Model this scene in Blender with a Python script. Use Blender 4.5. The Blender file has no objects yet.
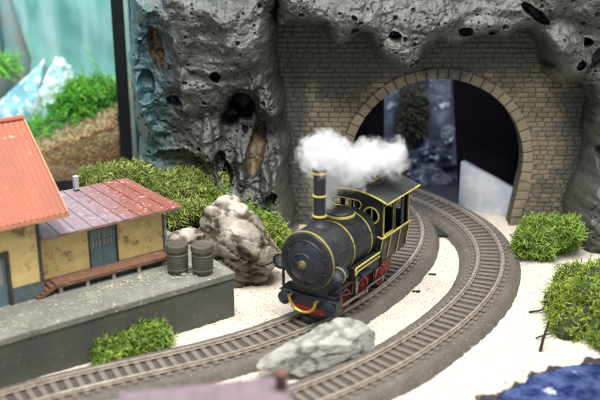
import bpy, math, random
import numpy as np
from mathutils import Vector, Matrix
random.seed(7); rng = np.random.default_rng(7)
scene = bpy.context.scene
COL = scene.collection
PI = math.pi; rad = math.radians

# ------------------------------------------------------------------ camera (units: 1 = 1 cm)
FPX, PITCH, CAMZ = 950.0, rad(20), 25.8
cd = bpy.data.cameras.new('camera'); cam = bpy.data.objects.new('camera', cd); COL.objects.link(cam)
cam.location = (0, 0, CAMZ); cam.rotation_euler = (rad(90) - PITCH, 0, 0)
cd.sensor_width = 36; cd.lens = 36 * FPX / 600; cd.clip_start = 1; cd.clip_end = 1000
cd.dof.use_dof = True; cd.dof.focus_distance = 59.5; cd.dof.aperture_fstop = 0.072
scene.camera = cam

def G(px, py, z=0.0):           # measured point of the photograph on the level z -> place on the layout
    s, c = math.sin(PITCH), math.cos(PITCH)
    u = (px - 300) / FPX; v = (py - 200) / FPX; t = (CAMZ - z) / (s + v * c)
    return Vector((t * u, t * (c - v * s), z))
def W(px, py, y):               # the same on the upright plane at depth y
    s, c = math.sin(PITCH), math.cos(PITCH)
    u = (px - 300) / FPX; v = (py - 200) / FPX; t = y / (c - v * s)
    return Vector((t * u, y, CAMZ - t * (s + v * c)))

# ------------------------------------------------------------------ numpy noise
_perm = rng.permutation(4096).astype(np.int64)
_val = rng.random(4096)
def _h(i, j, k):
    return _val[_perm[(_perm[(_perm[i & 4095] + j) & 4095] + k) & 4095]]
def vnoise(x, y, z):
    x = np.asarray(x, float); y = np.asarray(y, float) + 0 * x; z = np.asarray(z, float) + 0 * x
    i, j, k = np.floor(x).astype(np.int64), np.floor(y).astype(np.int64), np.floor(z).astype(np.int64)
    f, g, h = x - i, y - j, z - k
    f, g, h = f*f*(3-2*f), g*g*(3-2*g), h*h*(3-2*h)
    r = 0
    for a in (0, 1):
        for b in (0, 1):
            for c in (0, 1):
                r = r + _h(i+a, j+b, k+c) * (f if a else 1-f) * (g if b else 1-g) * (h if c else 1-h)
    return r * 2 - 1
def fbm(x, y, z, octv=4, gain=.5):
    s, a, q = 0, 1, 0
    for o in range(octv):
        s = s + a * vnoise(np.asarray(x) * 2**o + 13.7*o, np.asarray(y) * 2**o + 5.1*o, np.asarray(z) * 2**o); q += a; a *= gain
    return s / q
def ridged(x, y, z, octv=4):
    s, a, q = 0, 1, 0
    for o in range(octv):
        s = s + a * (1 - np.abs(vnoise(np.asarray(x) * 2**o + 3.3*o, np.asarray(y) * 2**o, np.asarray(z) * 2**o + 9*o)) * 2); q += a; a *= .5
    return s / q

# ------------------------------------------------------------------ materials
def new_mat(name):
    m = bpy.data.materials.new(name); m.use_nodes = True
    nt = m.node_tree; b = nt.nodes['Principled BSDF']
    return m, nt, b
def nd(nt, t, **kw):
    n = nt.nodes.new(t)
    for k, v in kw.items():
        if k.startswith('_'): n.inputs[k[1:].replace('_', ' ')].default_value = v
        else: setattr(n, k, v)
    return n
def lk(nt, a, b): nt.links.new(a, b)
def rgba(c): return (c[0], c[1], c[2], 1)
def mixc(nt, fac, a, b, mode='MIX'):
    n = nt.nodes.new('ShaderNodeMix'); n.data_type = 'RGBA'; n.blend_type = mode
    for idx, v in ((0, fac), (6, a), (7, b)):
        if isinstance(v, (int, float)): n.inputs[idx].default_value = v
        elif isinstance(v, (tuple, list)): n.inputs[idx].default_value = rgba(v)
        else: lk(nt, v, n.inputs[idx])
    return n.outputs[2]
def ramp(nt, src, p0, p1, c0=(0, 0, 0), c1=(1, 1, 1), interp='LINEAR'):
    n = nt.nodes.new('ShaderNodeValToRGB'); n.color_ramp.interpolation = interp
    e = n.color_ramp.elements; e[0].position = p0; e[1].position = p1; e[0].color = rgba(c0); e[1].color = rgba(c1)
    lk(nt, src, n.inputs[0]); return n.outputs[0]
def noise(nt, co, scale, detail=5, rough=.6, dist=0):
    n = nd(nt, 'ShaderNodeTexNoise', _Scale=scale, _Detail=detail, _Roughness=rough, _Distortion=dist); lk(nt, co, n.inputs['Vector']); return n.outputs[0]
def surf(name, c1, c2=None, sc=1.0, rough=.6, bump=.3, bsc=6.0, metal=0.0, spots=None, spot_sc=8.0, spot_t=.62, spec=.5, coat=0.0,
         dirt=None, dirt_sc=2.0, dirt_t=.55, stretch=None, rvar=.15, bdist=.05):
    m, nt, b = new_mat(name)
    tc = nd(nt, 'ShaderNodeTexCoord'); co = tc.outputs['Object']
    if stretch:
        mp = nd(nt, 'ShaderNodeMapping', _Scale=stretch); lk(nt, co, mp.inputs[0]); co = mp.outputs[0]
    c2 = c2 or tuple(x * .6 for x in c1)
    col = mixc(nt, ramp(nt, noise(nt, co, sc, 6), .32, .68), c1, c2)
    if dirt: col = mixc(nt, ramp(nt, noise(nt, co, dirt_sc, 7, .7), dirt_t, dirt_t + .12), col, dirt)
    if spots: col = mixc(nt, ramp(nt, noise(nt, co, spot_sc, 3, .5), spot_t, spot_t + .06), col, spots)
    lk(nt, col, b.inputs['Base Color'])
    rn = nd(nt, 'ShaderNodeMapRange'); rn.inputs['To Min'].default_value = max(0, rough - rvar); rn.inputs['To Max'].default_value = min(1, rough + rvar)
    lk(nt, noise(nt, co, sc * 3, 4), rn.inputs[0]); lk(nt, rn.outputs[0], b.inputs['Roughness'])
    b.inputs['Metallic'].default_value = metal; b.inputs['Specular IOR Level'].default_value = spec; b.inputs['Coat Weight'].default_value = coat
    if bump:
        bp = nd(nt, 'ShaderNodeBump', _Strength=bump, _Distance=bdist); lk(nt, noise(nt, co, bsc, 8, .65), bp.inputs['Height']); lk(nt, bp.outputs[0], b.inputs['Normal'])
    return m
def attr_surf(name, stops, rough=.6, bump=.4, bsc=8.0, attr='tone', jitter=.25, jsc=4.0, spec=.5, bdist=.05, rattr=None, coat=0):
    """colour from a vertex attribute broken up by noise; stops = [(pos, colour), ...]"""
    m, nt, b = new_mat(name)
    tc = nd(nt, 'ShaderNodeTexCoord'); co = tc.outputs['Object']
    at = nd(nt, 'ShaderNodeAttribute', attribute_name=attr)
    n = noise(nt, co, jsc, 7, .65)
    ma = nd(nt, 'ShaderNodeMath', operation='MULTIPLY_ADD'); lk(nt, n, ma.inputs[0]); ma.inputs[1].default_value = jitter * 2; ma.inputs[2].default_value = -jitter
    ad = nd(nt, 'ShaderNodeMath', operation='ADD'); lk(nt, ma.outputs[0], ad.inputs[0]); lk(nt, at.outputs['Fac'], ad.inputs[1])
    cr = nd(nt, 'ShaderNodeValToRGB'); e = cr.color_ramp.elements
    e[0].position, e[0].color = stops[0][0], rgba(stops[0][1]); e[1].position, e[1].color = stops[-1][0], rgba(stops[-1][1])
    for p, c in stops[1:-1]:
        q = e.new(p); q.color = rgba(c)
    lk(nt, ad.outputs[0], cr.inputs[0]); lk(nt, cr.outputs[0], b.inputs['Base Color'])
    b.inputs['Specular IOR Level'].default_value = spec; b.inputs['Coat Weight'].default_value = coat
    rn = nd(nt, 'ShaderNodeMapRange'); rn.inputs['To Min'].default_value = max(0, rough - .2); rn.inputs['To Max'].default_value = min(1, rough + .2)
    lk(nt, noise(nt, co, 2.5, 5), rn.inputs[0]); lk(nt, rn.outputs[0], b.inputs['Roughness'])
    bp = nd(nt, 'ShaderNodeBump', _Strength=bump, _Distance=bdist); lk(nt, noise(nt, co, bsc, 9, .7), bp.inputs['Height']); lk(nt, bp.outputs[0], b.inputs['Normal'])
    return m

M = {}
M['loco_black'] = surf('black satin paint', (.011, .013, .016), (.024, .025, .028), 1.2, .40, .25, 12, spec=.5, spots=(.075, .07, .06), spot_sc=6, spot_t=.69, dirt=(.045, .042, .036), dirt_sc=1.4, dirt_t=.56)
M['loco_navy'] = surf('blue black plastic', (.010, .014, .026), (.02, .024, .036), 1.5, .42, .1, 14)
M['yellow'] = surf('yellow lining paint', (.66, .58, .12), (.36, .30, .08), 3, .45, .1, 12)
M['gold'] = surf('brass coupling', (.75, .46, .10), (.6, .36, .07), 3, .3, .05, 8, metal=.6)
M['red'] = surf('red wheel paint', (.30, .025, .02), (.20, .015, .012), 2, .45, .15, 10)
M['steel'] = surf('dull nickel steel', (.32, .31, .30), (.2, .19, .18), 3, .38, .1, 12, metal=.7)
M['rail'] = surf('rail metal', (.66, .61, .53), (.40, .34, .27), 2.5, .30, .15, 10, metal=.55)
M['sleeper'] = surf('brown plastic sleeper', (.20, .173, .145), (.14, .118, .098), 3, .42, .3, 9)
M['roadbed'] = surf('moulded ballast', (.135, .118, .101), (.092, .080, .068), .8, .62, .7, 9, spots=(.22, .195, .17), spot_sc=9, spot_t=.6, bdist=.07)
nt = M['roadbed'].node_tree; b = nt.nodes['Principled BSDF']; src = b.inputs['Base Color'].links[0].from_socket
at = nd(nt, 'ShaderNodeAttribute', attribute_name='tone'); lk(nt, mixc(nt, at.outputs['Fac'], (.072, .062, .052), src), b.inputs['Base Color'])
M['lens'] = surf('lamp lens', (.14, .155, .18), (.07, .08, .10), 4, .15, .05, 6, spec=.9)
M['brass'] = surf('old brass', (.30, .25, .10), None, 4, .35, .1, 10, metal=.5)
M['dark'] = surf('flat black', (.008, .008, .010), None, 1, .7, .1, 6)
M['plank'] = surf('brown boards', (.20, .095, .055), (.12, .055, .035), 3, .6, .4, 8, dirt=(.30, .2, .14), dirt_sc=3)
M['yellow_wall'] = surf('yellow plaster', (.70, .54, .23), (.58, .43, .17), 1.2, .8, .5, 10, dirt=(.24, .15, .07), dirt_sc=1.3, dirt_t=.54, spots=(.20, .17, .13), spot_sc=6, spot_t=.68)
M['base_wall'] = surf('blue grey plinth', (.115, .14, .155), (.075, .09, .10), 2, .7, .5, 9, dirt=(.28, .22, .15), dirt_sc=3, dirt_t=.62)
M['timber'] = surf('dark timber', (.075, .045, .04), (.04, .03, .028), 2, .6, .3, 9)
M['door'] = surf('grey blue door paint', (.12, .20, .215), (.085, .14, .155), 2, .5, .2, 9, dirt=(.2, .2, .17), dirt_sc=4, dirt_t=.63)
M['pane'] = surf('door window pane', (.30, .27, .2), (.18, .19, .18), 2, .2, .05, 6, spec=.8)
M['pipe'] = surf('grey zinc', (.42, .44, .46), (.3, .31, .33), 3, .4, .1, 8)
M['barrel'] = surf('olive grey barrel', (.10, .088, .070), (.062, .056, .046), 2.5, .45, .35, 9, spots=(.16, .16, .12), spot_sc=5, spot_t=.64, stretch=(1, 1, .3))
M['hoop'] = surf('barrel hoop', (.17, .165, .125), (.10, .10, .08), 3, .4, .1, 9, metal=.2)
M['concrete'] = surf('dark slab', (.092, .095, .083), (.060, .064, .056), .6, .75, .5, 5, spots=(.19, .19, .17), spot_sc=4.5, spot_t=.66, dirt=(.11, .11, .095), dirt_sc=1.2)
M['slab_top'] = surf('dusty slab top', (.22, .22, .19), (.13, .135, .12), .7, .8, .5, 6, spots=(.42, .39, .32), spot_sc=5, spot_t=.62)
M['crumb'] = surf('pale crumbs', (.42, .38, .30), (.20, .18, .13), 4, .8, .3, 9)
M['soil'] = surf('dark earth', (.022, .022, .016), (.018, .018, .015), 1.5, .9, .8, 7)
M['moss'] = surf('moss strand', (.29, .37, .10), (.15, .21, .055), 1.6, .5, 0, 6, dirt=(.05, .075, .02), dirt_sc=1.1, dirt_t=.60, spots=(.30, .38, .11), spot_sc=3, spot_t=.56, spec=.35)
M['moss_yellow'] = surf('yellow green moss strand', (.30, .42, .06), (.16, .27, .04), 1.6, .5, 0, 6, dirt=(.05, .075, .02), dirt_sc=1.1, dirt_t=.60, spots=(.40, .48, .12), spot_sc=3, spot_t=.56, spec=.35)
M['moss_bright'] = surf('bright green moss strand', (.28, .43, .07), (.10, .21, .03), 1.6, .5, 0, 6, dirt=(.05, .075, .02), dirt_sc=1.1, dirt_t=.60, spots=(.36, .48, .10), spot_sc=3, spot_t=.56, spec=.35)
for k_ in ('moss', 'moss_yellow', 'moss_bright', 'weed', 'olive'):
    if k_ not in M: continue
    nt = M[k_].node_tree; b = nt.nodes['Principled BSDF']; src = b.inputs['Base Color'].links[0].from_socket
    at = nd(nt, 'ShaderNodeAttribute', attribute_name='tone'); cr = nd(nt, 'ShaderNodeValToRGB'); e = cr.color_ramp.elements; e[0].position = 0; e[0].color = (.30, .28, .18, 1); e[1].position = 1; e[1].color = (1.5, 1.35, 1.1, 1)
    q = e.new(.12); q.color = (.75, .50, .28, 1); q = e.new(.18); q.color = (.55, .60, .5, 1); q = e.new(.6); q.color = (1, 1, 1, 1)
    lk(nt, at.outputs['Fac'], cr.inputs[0]); lk(nt, mixc(nt, 1.0, src, cr.outputs[0], 'MULTIPLY'), b.inputs['Base Color'])
    b.inputs['Subsurface Weight'].default_value = 0
M['moss_base'] = surf('moss heart', (.03, .05, .014), (.014, .025, .008), 2, .9, .6, 7)
M['twig'] = surf('dark twig', (.03, .028, .018), (.015, .015, .01), 3, .7, .4, 9)
M['weed'] = surf('water weed', (.13, .46, .035), (.05, .24, .03), .8, .5, 0, 6, spots=(.34, .62, .07), spot_sc=2, spot_t=.55)
M['blue_rock'] = surf('ice blue rock', (.42, .66, .74), (.12, .36, .50), .7, .6, .9, 3, spots=(.75, .85, .85), spot_sc=1.3, spot_t=.52, bdist=.3)
M['wood'] = surf('sunken wood', (.22, .17, .16), (.12, .25, .26), .4, .7, .6, 3)
M['frame'] = surf('black aquarium trim', (.004, .007, .010), None, 1, .5, 0, 6, spec=.25)
M['roof_far'] = surf('pinkish sheet roof', (.20, .145, .175), (.145, .105, .13), .6, .6, .3, 5)
M['tin_teal'] = surf('grey teal sheet', (.17, .24, .24), None, .8, .6, .2, 5)
M['brown_clay'] = surf('brown clay chimney', (.16, .075, .06), None, 2, .7, .3, 6)
M['tar'] = surf('black curtain', (.007, .006, .011), (.010, .008, .015), .3, .95, 0, 3, spec=.1)
M['foam'] = surf('pale foam board', (.70, .71, .75), (.34, .38, .47), .45, .7, .3, 5)
M['blue_lump'] = surf('dark blue rock', (.03, .045, .10), (.008, .012, .03), .6, .4, .8, 3, spots=(.25, .32, .55), spot_sc=1.0, spot_t=.62)  # blue lighting beyond the tunnel put into the rock colour
M['blue_pale'] = surf('pale blue rock', (.09, .115, .18), (.02, .026, .045), .9, .6, .9, 3, spots=(.32, .38, .52), spot_sc=.9, spot_t=.6)  # paler rock, the same blue light mixed into its colour
M['olive'] = surf('olive shrub', (.035, .04, .03), (.012, .014, .014), .7, .8, .3, 4)

# ------------------------------------------------------------------ mesh helper
class MB:
    def __init__(s): s.v = []; s.f = []
    def add(s, vs, fs):
        o = len(s.v); s.v += [tuple(p) for p in vs]; s.f += [tuple(i + o for i in q) for q in fs]; return s
    def box(s, x0, x1, y0, y1, z0, z1, mat=None):
        vs = [Vector((x, y, z)) for x in (x0, x1) for y in (y0, y1) for z in (z0, z1)]
        if mat: vs = [mat @ p for p in vs]
        return s.add(vs, [(0,1,3,2), (4,6,7,5), (0,4,5,1), (2,3,7,6), (0,2,6,4), (1,5,7,3)])
    def hexa(s, bot, top):
        n = len(bot)
        return s.add(list(bot) + list(top), [tuple(range(n))[::-1], tuple(range(n, 2*n))] + [(i, (i+1) % n, n + (i+1) % n, n + i) for i in range(n)])
    def tube(s, path, r, n=8, cap=True, flat=1.0):
        P_ = [Vector(p) for p in path]; rs = r if isinstance(r, (list, tuple)) else [r] * len(P_)
        vs = []; up = Vector((0, 0, 1))
        for i, p in enumerate(P_):
            d = (P_[min(i+1, len(P_)-1)] - P_[max(i-1, 0)]).normalized()
            a = up if abs(d.dot(up)) < .95 else Vector((1, 0, 0))
            u = d.cross(a).normalized(); w = u.cross(d).normalized()
            for k in range(n):
                t = 2*PI*k/n; vs.append(p + (u * math.cos(t) + w * math.sin(t) * flat) * rs[i])
        m = len(P_)
        fs = [(i*n + k, i*n + (k+1) % n, (i+1)*n + (k+1) % n, (i+1)*n + k) for i in range(m-1) for k in range(n)]
        if cap: fs += [tuple(range(n))[::-1], tuple(range((m-1)*n, m*n))]
        return s.add(vs, fs)
    def cyl(s, p0, p1, r0, r1=None, n=24): return s.tube([p0, p1], [r0, r0 if r1 is None else r1], n)
    def lathe(s, prof, org=(0, 0, 0), axis='Z', n=32):
        vs = []; o = Vector(org)
        for r, h in prof:
            for k in range(n):
                t = 2*PI*k/n; c, q = r*math.cos(t), r*math.sin(t)
                vs.append(o + Vector({'Z': (c, q, h), 'Y': (c, h, q), 'X': (h, c, q)}[axis]))
        m = len(prof)
        fs = [(i*n + k, i*n + (k+1) % n, (i+1)*n + (k+1) % n, (i+1)*n + k) for i in range(m-1) for k in range(n)]
        fs += [tuple(range(n))[::-1], tuple(range((m-1)*n, m*n))]
        return s.add(vs, fs)
    def ring(s, c, R, r, axis='Y', n=48, k=8, t0=0, t1=2*PI, sx=1, sz=1, flat=1.0):
        c = Vector(c); full = abs(t1 - t0 - 2*PI) < 1e-6; cnt = n if full else n + 1; vs = []
        for i in range(cnt):
            t = t0 + (t1 - t0) * i / n
            for j in range(k):
                a = 2*PI*j/k; rr = R + r*math.cos(a); h = r*math.sin(a) * flat
                p = (rr*math.cos(t)*sx, h, rr*math.sin(t)*sz) if axis == 'Y' else ((rr*math.cos(t)*sx, rr*math.sin(t)*sz, h) if axis == 'Z' else (h, rr*math.cos(t)*sx, rr*math.sin(t)*sz))
                vs.append(c + Vector(p))
        fs = [(i*k + j, i*k + (j+1) % k, ((i+1) % cnt)*k + (j+1) % k, ((i+1) % cnt)*k + j) for i in range(cnt if full else cnt-1) for j in range(k)]
        if not full: fs += [tuple(range(k))[::-1], tuple(range((cnt-1)*k, cnt*k))]
        return s.add(vs, fs)
    def build(s, name, mat, parent=None, bevel=0, smooth=35, seg=2):
        me = bpy.data.meshes.new(name); me.from_pydata(s.v, [], s.f); me.update()
        if getattr(s, 't', None):
            a = me.attributes.new('tone', 'FLOAT', 'POINT'); a.data.foreach_set('value', np.asarray(s.t, np.float32))
        return finish(name, me, mat, parent, bevel, smooth, seg)
def finish(name, me, mat, parent=None, bevel=0, smooth=35, seg=2):
    import bmesh
    bm = bmesh.new(); bm.from_mesh(me); bmesh.ops.recalc_face_normals(bm, faces=bm.faces); bm.to_mesh(me); bm.free()
    me.materials.append(mat)
    if smooth:
        me.shade_smooth(); me.set_sharp_from_angle(angle=rad(smooth))
    o = bpy.data.objects.new(name, me); COL.objects.link(o)
    if parent: o.parent = parent
    if bevel:
        b = o.modifiers.new('bevel', 'BEVEL'); b.width = bevel; b.segments = seg; b.limit_method = 'ANGLE'; b.angle_limit = rad(40)
    return o
def np_mesh(name, V, F, mat, parent=None, tone=None, smooth=True, attr='tone'):
    me = bpy.data.meshes.new(name); V = np.asarray(V, float); F = F.tolist() if hasattr(F, 'tolist') else F
    me.from_pydata(V.tolist(), [], F); me.update(); me.materials.append(mat)
    if smooth: me.shade_smooth()
    if tone is not None:
        a = me.attributes.new(attr, 'FLOAT', 'POINT'); a.data.foreach_set('value', np.asarray(tone, np.float32))
    o = bpy.data.objects.new(name, me); COL.objects.link(o)
    if parent: o.parent = parent
    return o
def thing(name, label, cat, loc=(0, 0, 0), rz=0, group=None):
    o = bpy.data.objects.new(name, None); COL.objects.link(o); o.location = loc; o.rotation_euler = (0, 0, rz)
    o.empty_display_size = .5
    return tag(o, label, cat, group)
def tag(o, label, cat, group=None, kind=None):
    o['label'] = label; o['category'] = cat
    if group: o['group'] = group
    if kind: o['kind'] = kind
    return o
def struct(o): o['kind'] = 'structure'; return o

# ------------------------------------------------------------------ smooth curves
def fit_curve(pts, step=.1, deg=4, ext0=0, ext1=0):
    P_ = np.array(pts, float); d = np.r_[0, np.cumsum(np.hypot(*np.diff(P_, axis=0).T))]
    cx, cy = np.polyfit(d, P_[:, 0], deg), np.polyfit(d, P_[:, 1], deg)
    t = np.arange(0, d[-1], step); C_ = np.c_[np.polyval(cx, t), np.polyval(cy, t)]
    def ext(a, b, n):
        v = (a - b) / np.linalg.norm(a - b); return np.array([a + v * step * (i + 1) for i in range(n)])
    if ext0: C_ = np.r_[ext(C_[0], C_[3], int(ext0/step))[::-1], C_]
    if ext1: C_ = np.r_[C_, ext(C_[-1], C_[-4], int(ext1/step))]
    return C_
def offset(C_, o):
    T = np.gradient(C_, axis=0); T /= np.linalg.norm(T, axis=1)[:, None]
    return C_ + np.c_[T[:, 1], -T[:, 0]] * o
TZ = .60   # roadbed top
Lpx = [(-20, 407), (0, 401), (50, 388), (100, 374), (150, 364), (200, 353.5), (250, 338), (290, 324.5)]
Lp = [tuple(G(x, y, .85)[:2]) for x, y in Lpx] + [(1.0, 48.95), (2.6, 51.35), (4.35, 53.8), (5.95, 56.3), (7.1, 58.8), (7.75, 61.4), (7.9, 64.3), (7.5, 67.0), (6.6, 69.6), (5.3, 72)]
Rpx = [(200, 428), (250, 413), (300, 397), (350, 376), (400, 351), (430, 334), (452, 317), (469, 299), (481, 283), (489, 267), (491, 254), (487, 240), (474, 225), (459, 214), (443, 206)]
Rp = [tuple(G(x, y, .85)[:2]) for x, y in Rpx] + [(9.0, 70.3), (7.2, 72.6)]
CL = fit_curve(Lp, .1, 7, ext0=6); CR = fit_curve(Rp, .1, 7, ext0=8)

def strip_mesh(C_, prof):
    """prof = [(offset, z), ...] swept along the curve"""
    rows = [np.c_[offset(C_, o), np.full(len(C_), z)] for o, z in prof]
    n, m = len(C_), len(prof); V = np.stack(rows, 1).reshape(-1, 3)
    F = [(i*m + j, i*m + j + 1, (i+1)*m + j + 1, (i+1)*m + j) for i in range(n-1) for j in range(m-1)]
    return V, F
def track(C_, name, label):
    t = thing(name, label, 'railway track', (0, 0, 0))
    prof = [(-2.05, -.05), (-1.95, .12), (-1.72, .52), (-1.6, .58)] + [(x, TZ) for x in np.linspace(-1.45, 1.45, 24)] + [(1.6, .58), (1.72, .52), (1.95, .12), (2.05, -.05)]
    V, F = strip_mesh(C_, prof)
    V[:, 2] += .03 * fbm(V[:, 0]*3, V[:, 1]*3, 0, 3) + .02 * vnoise(V[:, 0]*9, V[:, 1]*9, 3)
    pt = np.tile(np.array([0.0 if abs(o_) < .70 else 1.0 for o_, _ in prof]), len(C_))
    np_mesh('roadbed', V, F, M['roadbed'], t, tone=pt)
    for sgn in (-1, 1):
        c = .80 * sgn
        V, F = strip_mesh(C_, [(c-.13, TZ+.10), (c-.13, TZ+.13), (c-.03, TZ+.15), (c-.03, TZ+.21), (c-.07, TZ+.225), (c-.07, TZ+.27), (c+.07, TZ+.27), (c+.07, TZ+.225), (c+.03, TZ+.21), (c+.03, TZ+.15), (c+.13, TZ+.13), (c+.13, TZ+.10)])
        o = np_mesh('rail', V, F, M['rail'], t, smooth=False)
    # sleepers
    d = np.r_[0, np.cumsum(np.linalg.norm(np.diff(C_, axis=0), axis=1))]
    T = np.gradient(C_, axis=0); T /= np.linalg.norm(T, axis=1)[:, None]
    sb = MB().box(-1.22, 1.22, -.15, .15, 0, .085)
    for s_ in (-1, 1):
        for q in (-1, 1): sb.box(s_*.80 + q*.19 - .05, s_*.80 + q*.19 + .05, -.07, .07, .085, .15)
    first = None; k = 0; s = d[0] + .4
    while s < d[-1] - .3 and k < 100:
        i = int(np.searchsorted(d, s)); x, y = C_[i]; s += .62
        px = 300 + FPX * x / (y * math.cos(PITCH) + CAMZ * math.sin(PITCH))
        if px < -25 or y < 34: continue
        if first is None: first = o = sb.build('sleeper', M['sleeper'], t, bevel=.02, smooth=0)
        else: o = first.copy(); COL.objects.link(o)
        o.parent = t; o.location = (x, y, TZ - .005); o.rotation_euler = (0, 0, math.atan2(T[i][1], T[i][0]) - PI/2); k += 1
    return t
track(CL, 'railway_track', 'curved railway track the steam locomotive stands on, running past the dark slab platform')
track(CR, 'railway_track', 'empty curved railway track sweeping through white sand in front of the grey stone')

# ------------------------------------------------------------------ sand ground with the pond hollow
pond_c = [(498, 402), (512, 391), (530, 381), (548, 374), (566, 369), (585, 366), (615, 362)]
shore = np.array([tuple(G(x, y, -.2)[:2]) for x, y in pond_c])
def pond_sd(x, y):     # >0 inside the pond
    yy = np.interp(x, shore[:, 0], shore[:, 1], left=shore[0, 1] - 0, right=shore[-1, 1] + 0)
    left = (x - shore[0, 0])
    wob = .42 * fbm(x*.9, y*.9, 5, 4)
    return np.minimum(yy - y, left * .8 + .2) + wob
xs = np.r_[np.arange(-60, -18, 1.5), np.arange(-18, 24, .14), np.arange(24, 60, 1.5)]; ys = np.r_[np.arange(20, 36, 1.0), np.arange(36, 72, .14), np.arange(72, 130, 1.5)]
X, Y = np.meshgrid(xs, ys)
Z = .10 * fbm(X*.35, Y*.35, 1, 3) + .05 * fbm(X*1.7, Y*1.7, 2, 3) + .035 * fbm(X*6, Y*6, 3, 2)
sd = pond_sd(X, Y)
Z = Z - 1.1 / (1 + np.exp(-sd * 2.8)) + .0
n0, n1 = X.shape
idx = np.arange(n0*n1).reshape(n0, n1)
GF = np.stack([idx[:-1, :-1], idx[:-1, 1:], idx[1:, 1:], idx[1:, :-1]], -1).reshape(-1, 4)
m, nt, b = new_mat('white sand'); tc = nd(nt, 'ShaderNodeTexCoord'); co = tc.outputs['Object']
col = mixc(nt, ramp(nt, noise(nt, co, .7, 6), .35, .65), (.86, .835, .78), (.79, .75, .69))
vo = nd(nt, 'ShaderNodeTexVoronoi', _Scale=8.0); lk(nt, co, vo.inputs['Vector'])
col = mixc(nt, ramp(nt, vo.outputs['Distance'], .05, .55), col, (.58, .52, .44))
col = mixc(nt, ramp(nt, noise(nt, co, 7, 2), .68, .73), col, (.26, .21, .15))
col = mixc(nt, ramp(nt, noise(nt, co, .33, 7, .7), .54, .72), col, (.58, .52, .44))
at = nd(nt, 'ShaderNodeAttribute', attribute_name='tone')
col = mixc(nt, ramp(nt, at.outputs['Fac'], .42, .62), col, (.035, .028, .025))
lk(nt, col, b.inputs['Base Color']); b.inputs['Roughness'].default_value = .85
bp = nd(nt, 'ShaderNodeBump', _Strength=.7, _Distance=.05); lk(nt, vo.outputs['Distance'], bp.inputs['Height'])
bp2 = nd(nt, 'ShaderNodeBump', _Strength=.8, _Distance=.05); lk(nt, noise(nt, co, 5, 6, .7), bp2.inputs['Height']); lk(nt, bp.outputs[0], bp2.inputs['Normal']); lk(nt, bp2.outputs[0], b.inputs['Normal'])
M['sand'] = m
g = np_mesh('ground', np.stack([X, Y, Z], -1).reshape(-1, 3), GF, m, tone=(1/(1+np.exp(-(sd+.40+.6*fbm(X*1.4, Y*1.4, 9, 4))*5))).ravel()); struct(g)
# water
m, nt, b = new_mat('pond water'); tc = nd(nt, 'ShaderNodeTexCoord'); co = tc.outputs['Object']
col = mixc(nt, ramp(nt, noise(nt, co, .9, 3), .4, .62), (.010, .022, .09), (.07, .10, .24)); col = mixc(nt, ramp(nt, noise(nt, co, .55, 3), .60, .68), col, (.6, .65, .8)); lk(nt, col, b.inputs['Base Color'])  # pale blotches are reflections painted into the water colour
b.inputs['Roughness'].default_value = .12
bp = nd(nt, 'ShaderNodeBump', _Strength=.5, _Distance=.25); lk(nt, noise(nt, co, 1.1, 3), bp.inputs['Height']); lk(nt, bp.outputs[0], b.inputs['Normal'])
wx, wy = np.meshgrid(np.linspace(8.5, 26, 40), np.linspace(34, 48, 40)); wi = np.arange(1600).reshape(40, 40)
o = np_mesh('water', np.stack([wx, wy, wx*0 - .30], -1).reshape(-1, 3), np.stack([wi[:-1, :-1], wi[:-1, 1:], wi[1:, 1:], wi[1:, :-1]], -1).reshape(-1, 4), m); struct(o)
# loose sand grains: nobody could count them
mb = MB()
k = 0
while k < 5200:
    x, y = random.uniform(-12, 19), random.uniform(41, 66)
    if min(np.min(np.hypot(CL[::5, 0]-x, CL[::5, 1]-y)), np.min(np.hypot(CR[::5, 0]-x, CR[::5, 1]-y))) < 1.95: 
        if random.random() > .04: continue
        zz = .12
    else: zz = 0
    if pond_sd(np.array([x]), np.array([y]))[0] > -.4: continue
    z = float(.10 * fbm(x*.35, y*.35, 1, 3) + .05 * fbm(x*1.7, y*1.7, 2, 3)) + zz; r = random.uniform(.025, .07)
    a = random.uniform(0, 6)
    vs = [(x + r*math.cos(a+i*1.5708)*random.uniform(.7, 1.2), y + r*math.sin(a+i*1.5708), z + r*.4) for i in range(4)] + [(x, y, z + r*1.3), (x, y, z - r*.3)]
    mb.add(vs, [(0,1,4), (1,2,4), (2,3,4), (3,0,4), (1,0,5), (2,1,5), (3,2,5), (0,3,5)]); k += 1
o = mb.build('sand_grains', surf('sand grains', (.75, .69, .58), (.5, .43, .33), 2.5, .8, 0, 5), smooth=0); tag(o, 'loose pale grains of sand scattered over the sand bed around the tracks', 'sand', kind='stuff')

# ------------------------------------------------------------------ tunnel portal
WY = 65.5
XC, ZC, R0 = 9.85, 4.80, 6.24
def inner(t):       # arch inner outline, angle from +x; below the springing the jambs draw in gently
    return XC + R0*math.cos(t), ZC + R0*math.sin(t)
A_END = rad(-12)
def jamb_x(z, side):  # inner edge below the arch
    z1 = ZC + R0*math.sin(A_END); x1 = R0*math.cos(A_END); x0 = 5.62
    f = max(0, min(1, z / z1)); return XC + side * (x0 + (x1 - x0) * f)
outl = []
outl.append((jamb_x(0, 1), -.05))
for i in range(57):
    outl.append(inner(A_END + (PI - 2*A_END) * i / 56))
outl.append((jamb_x(0, -1), -.05))
portal = thing('tunnel_portal', 'arched stone tunnel mouth in a grey and tan block wall over both tracks', 'tunnel portal', (XC, WY, 0))
def rel(vs): return [(x - XC, y - WY, z) for x, y, z in vs]
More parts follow.
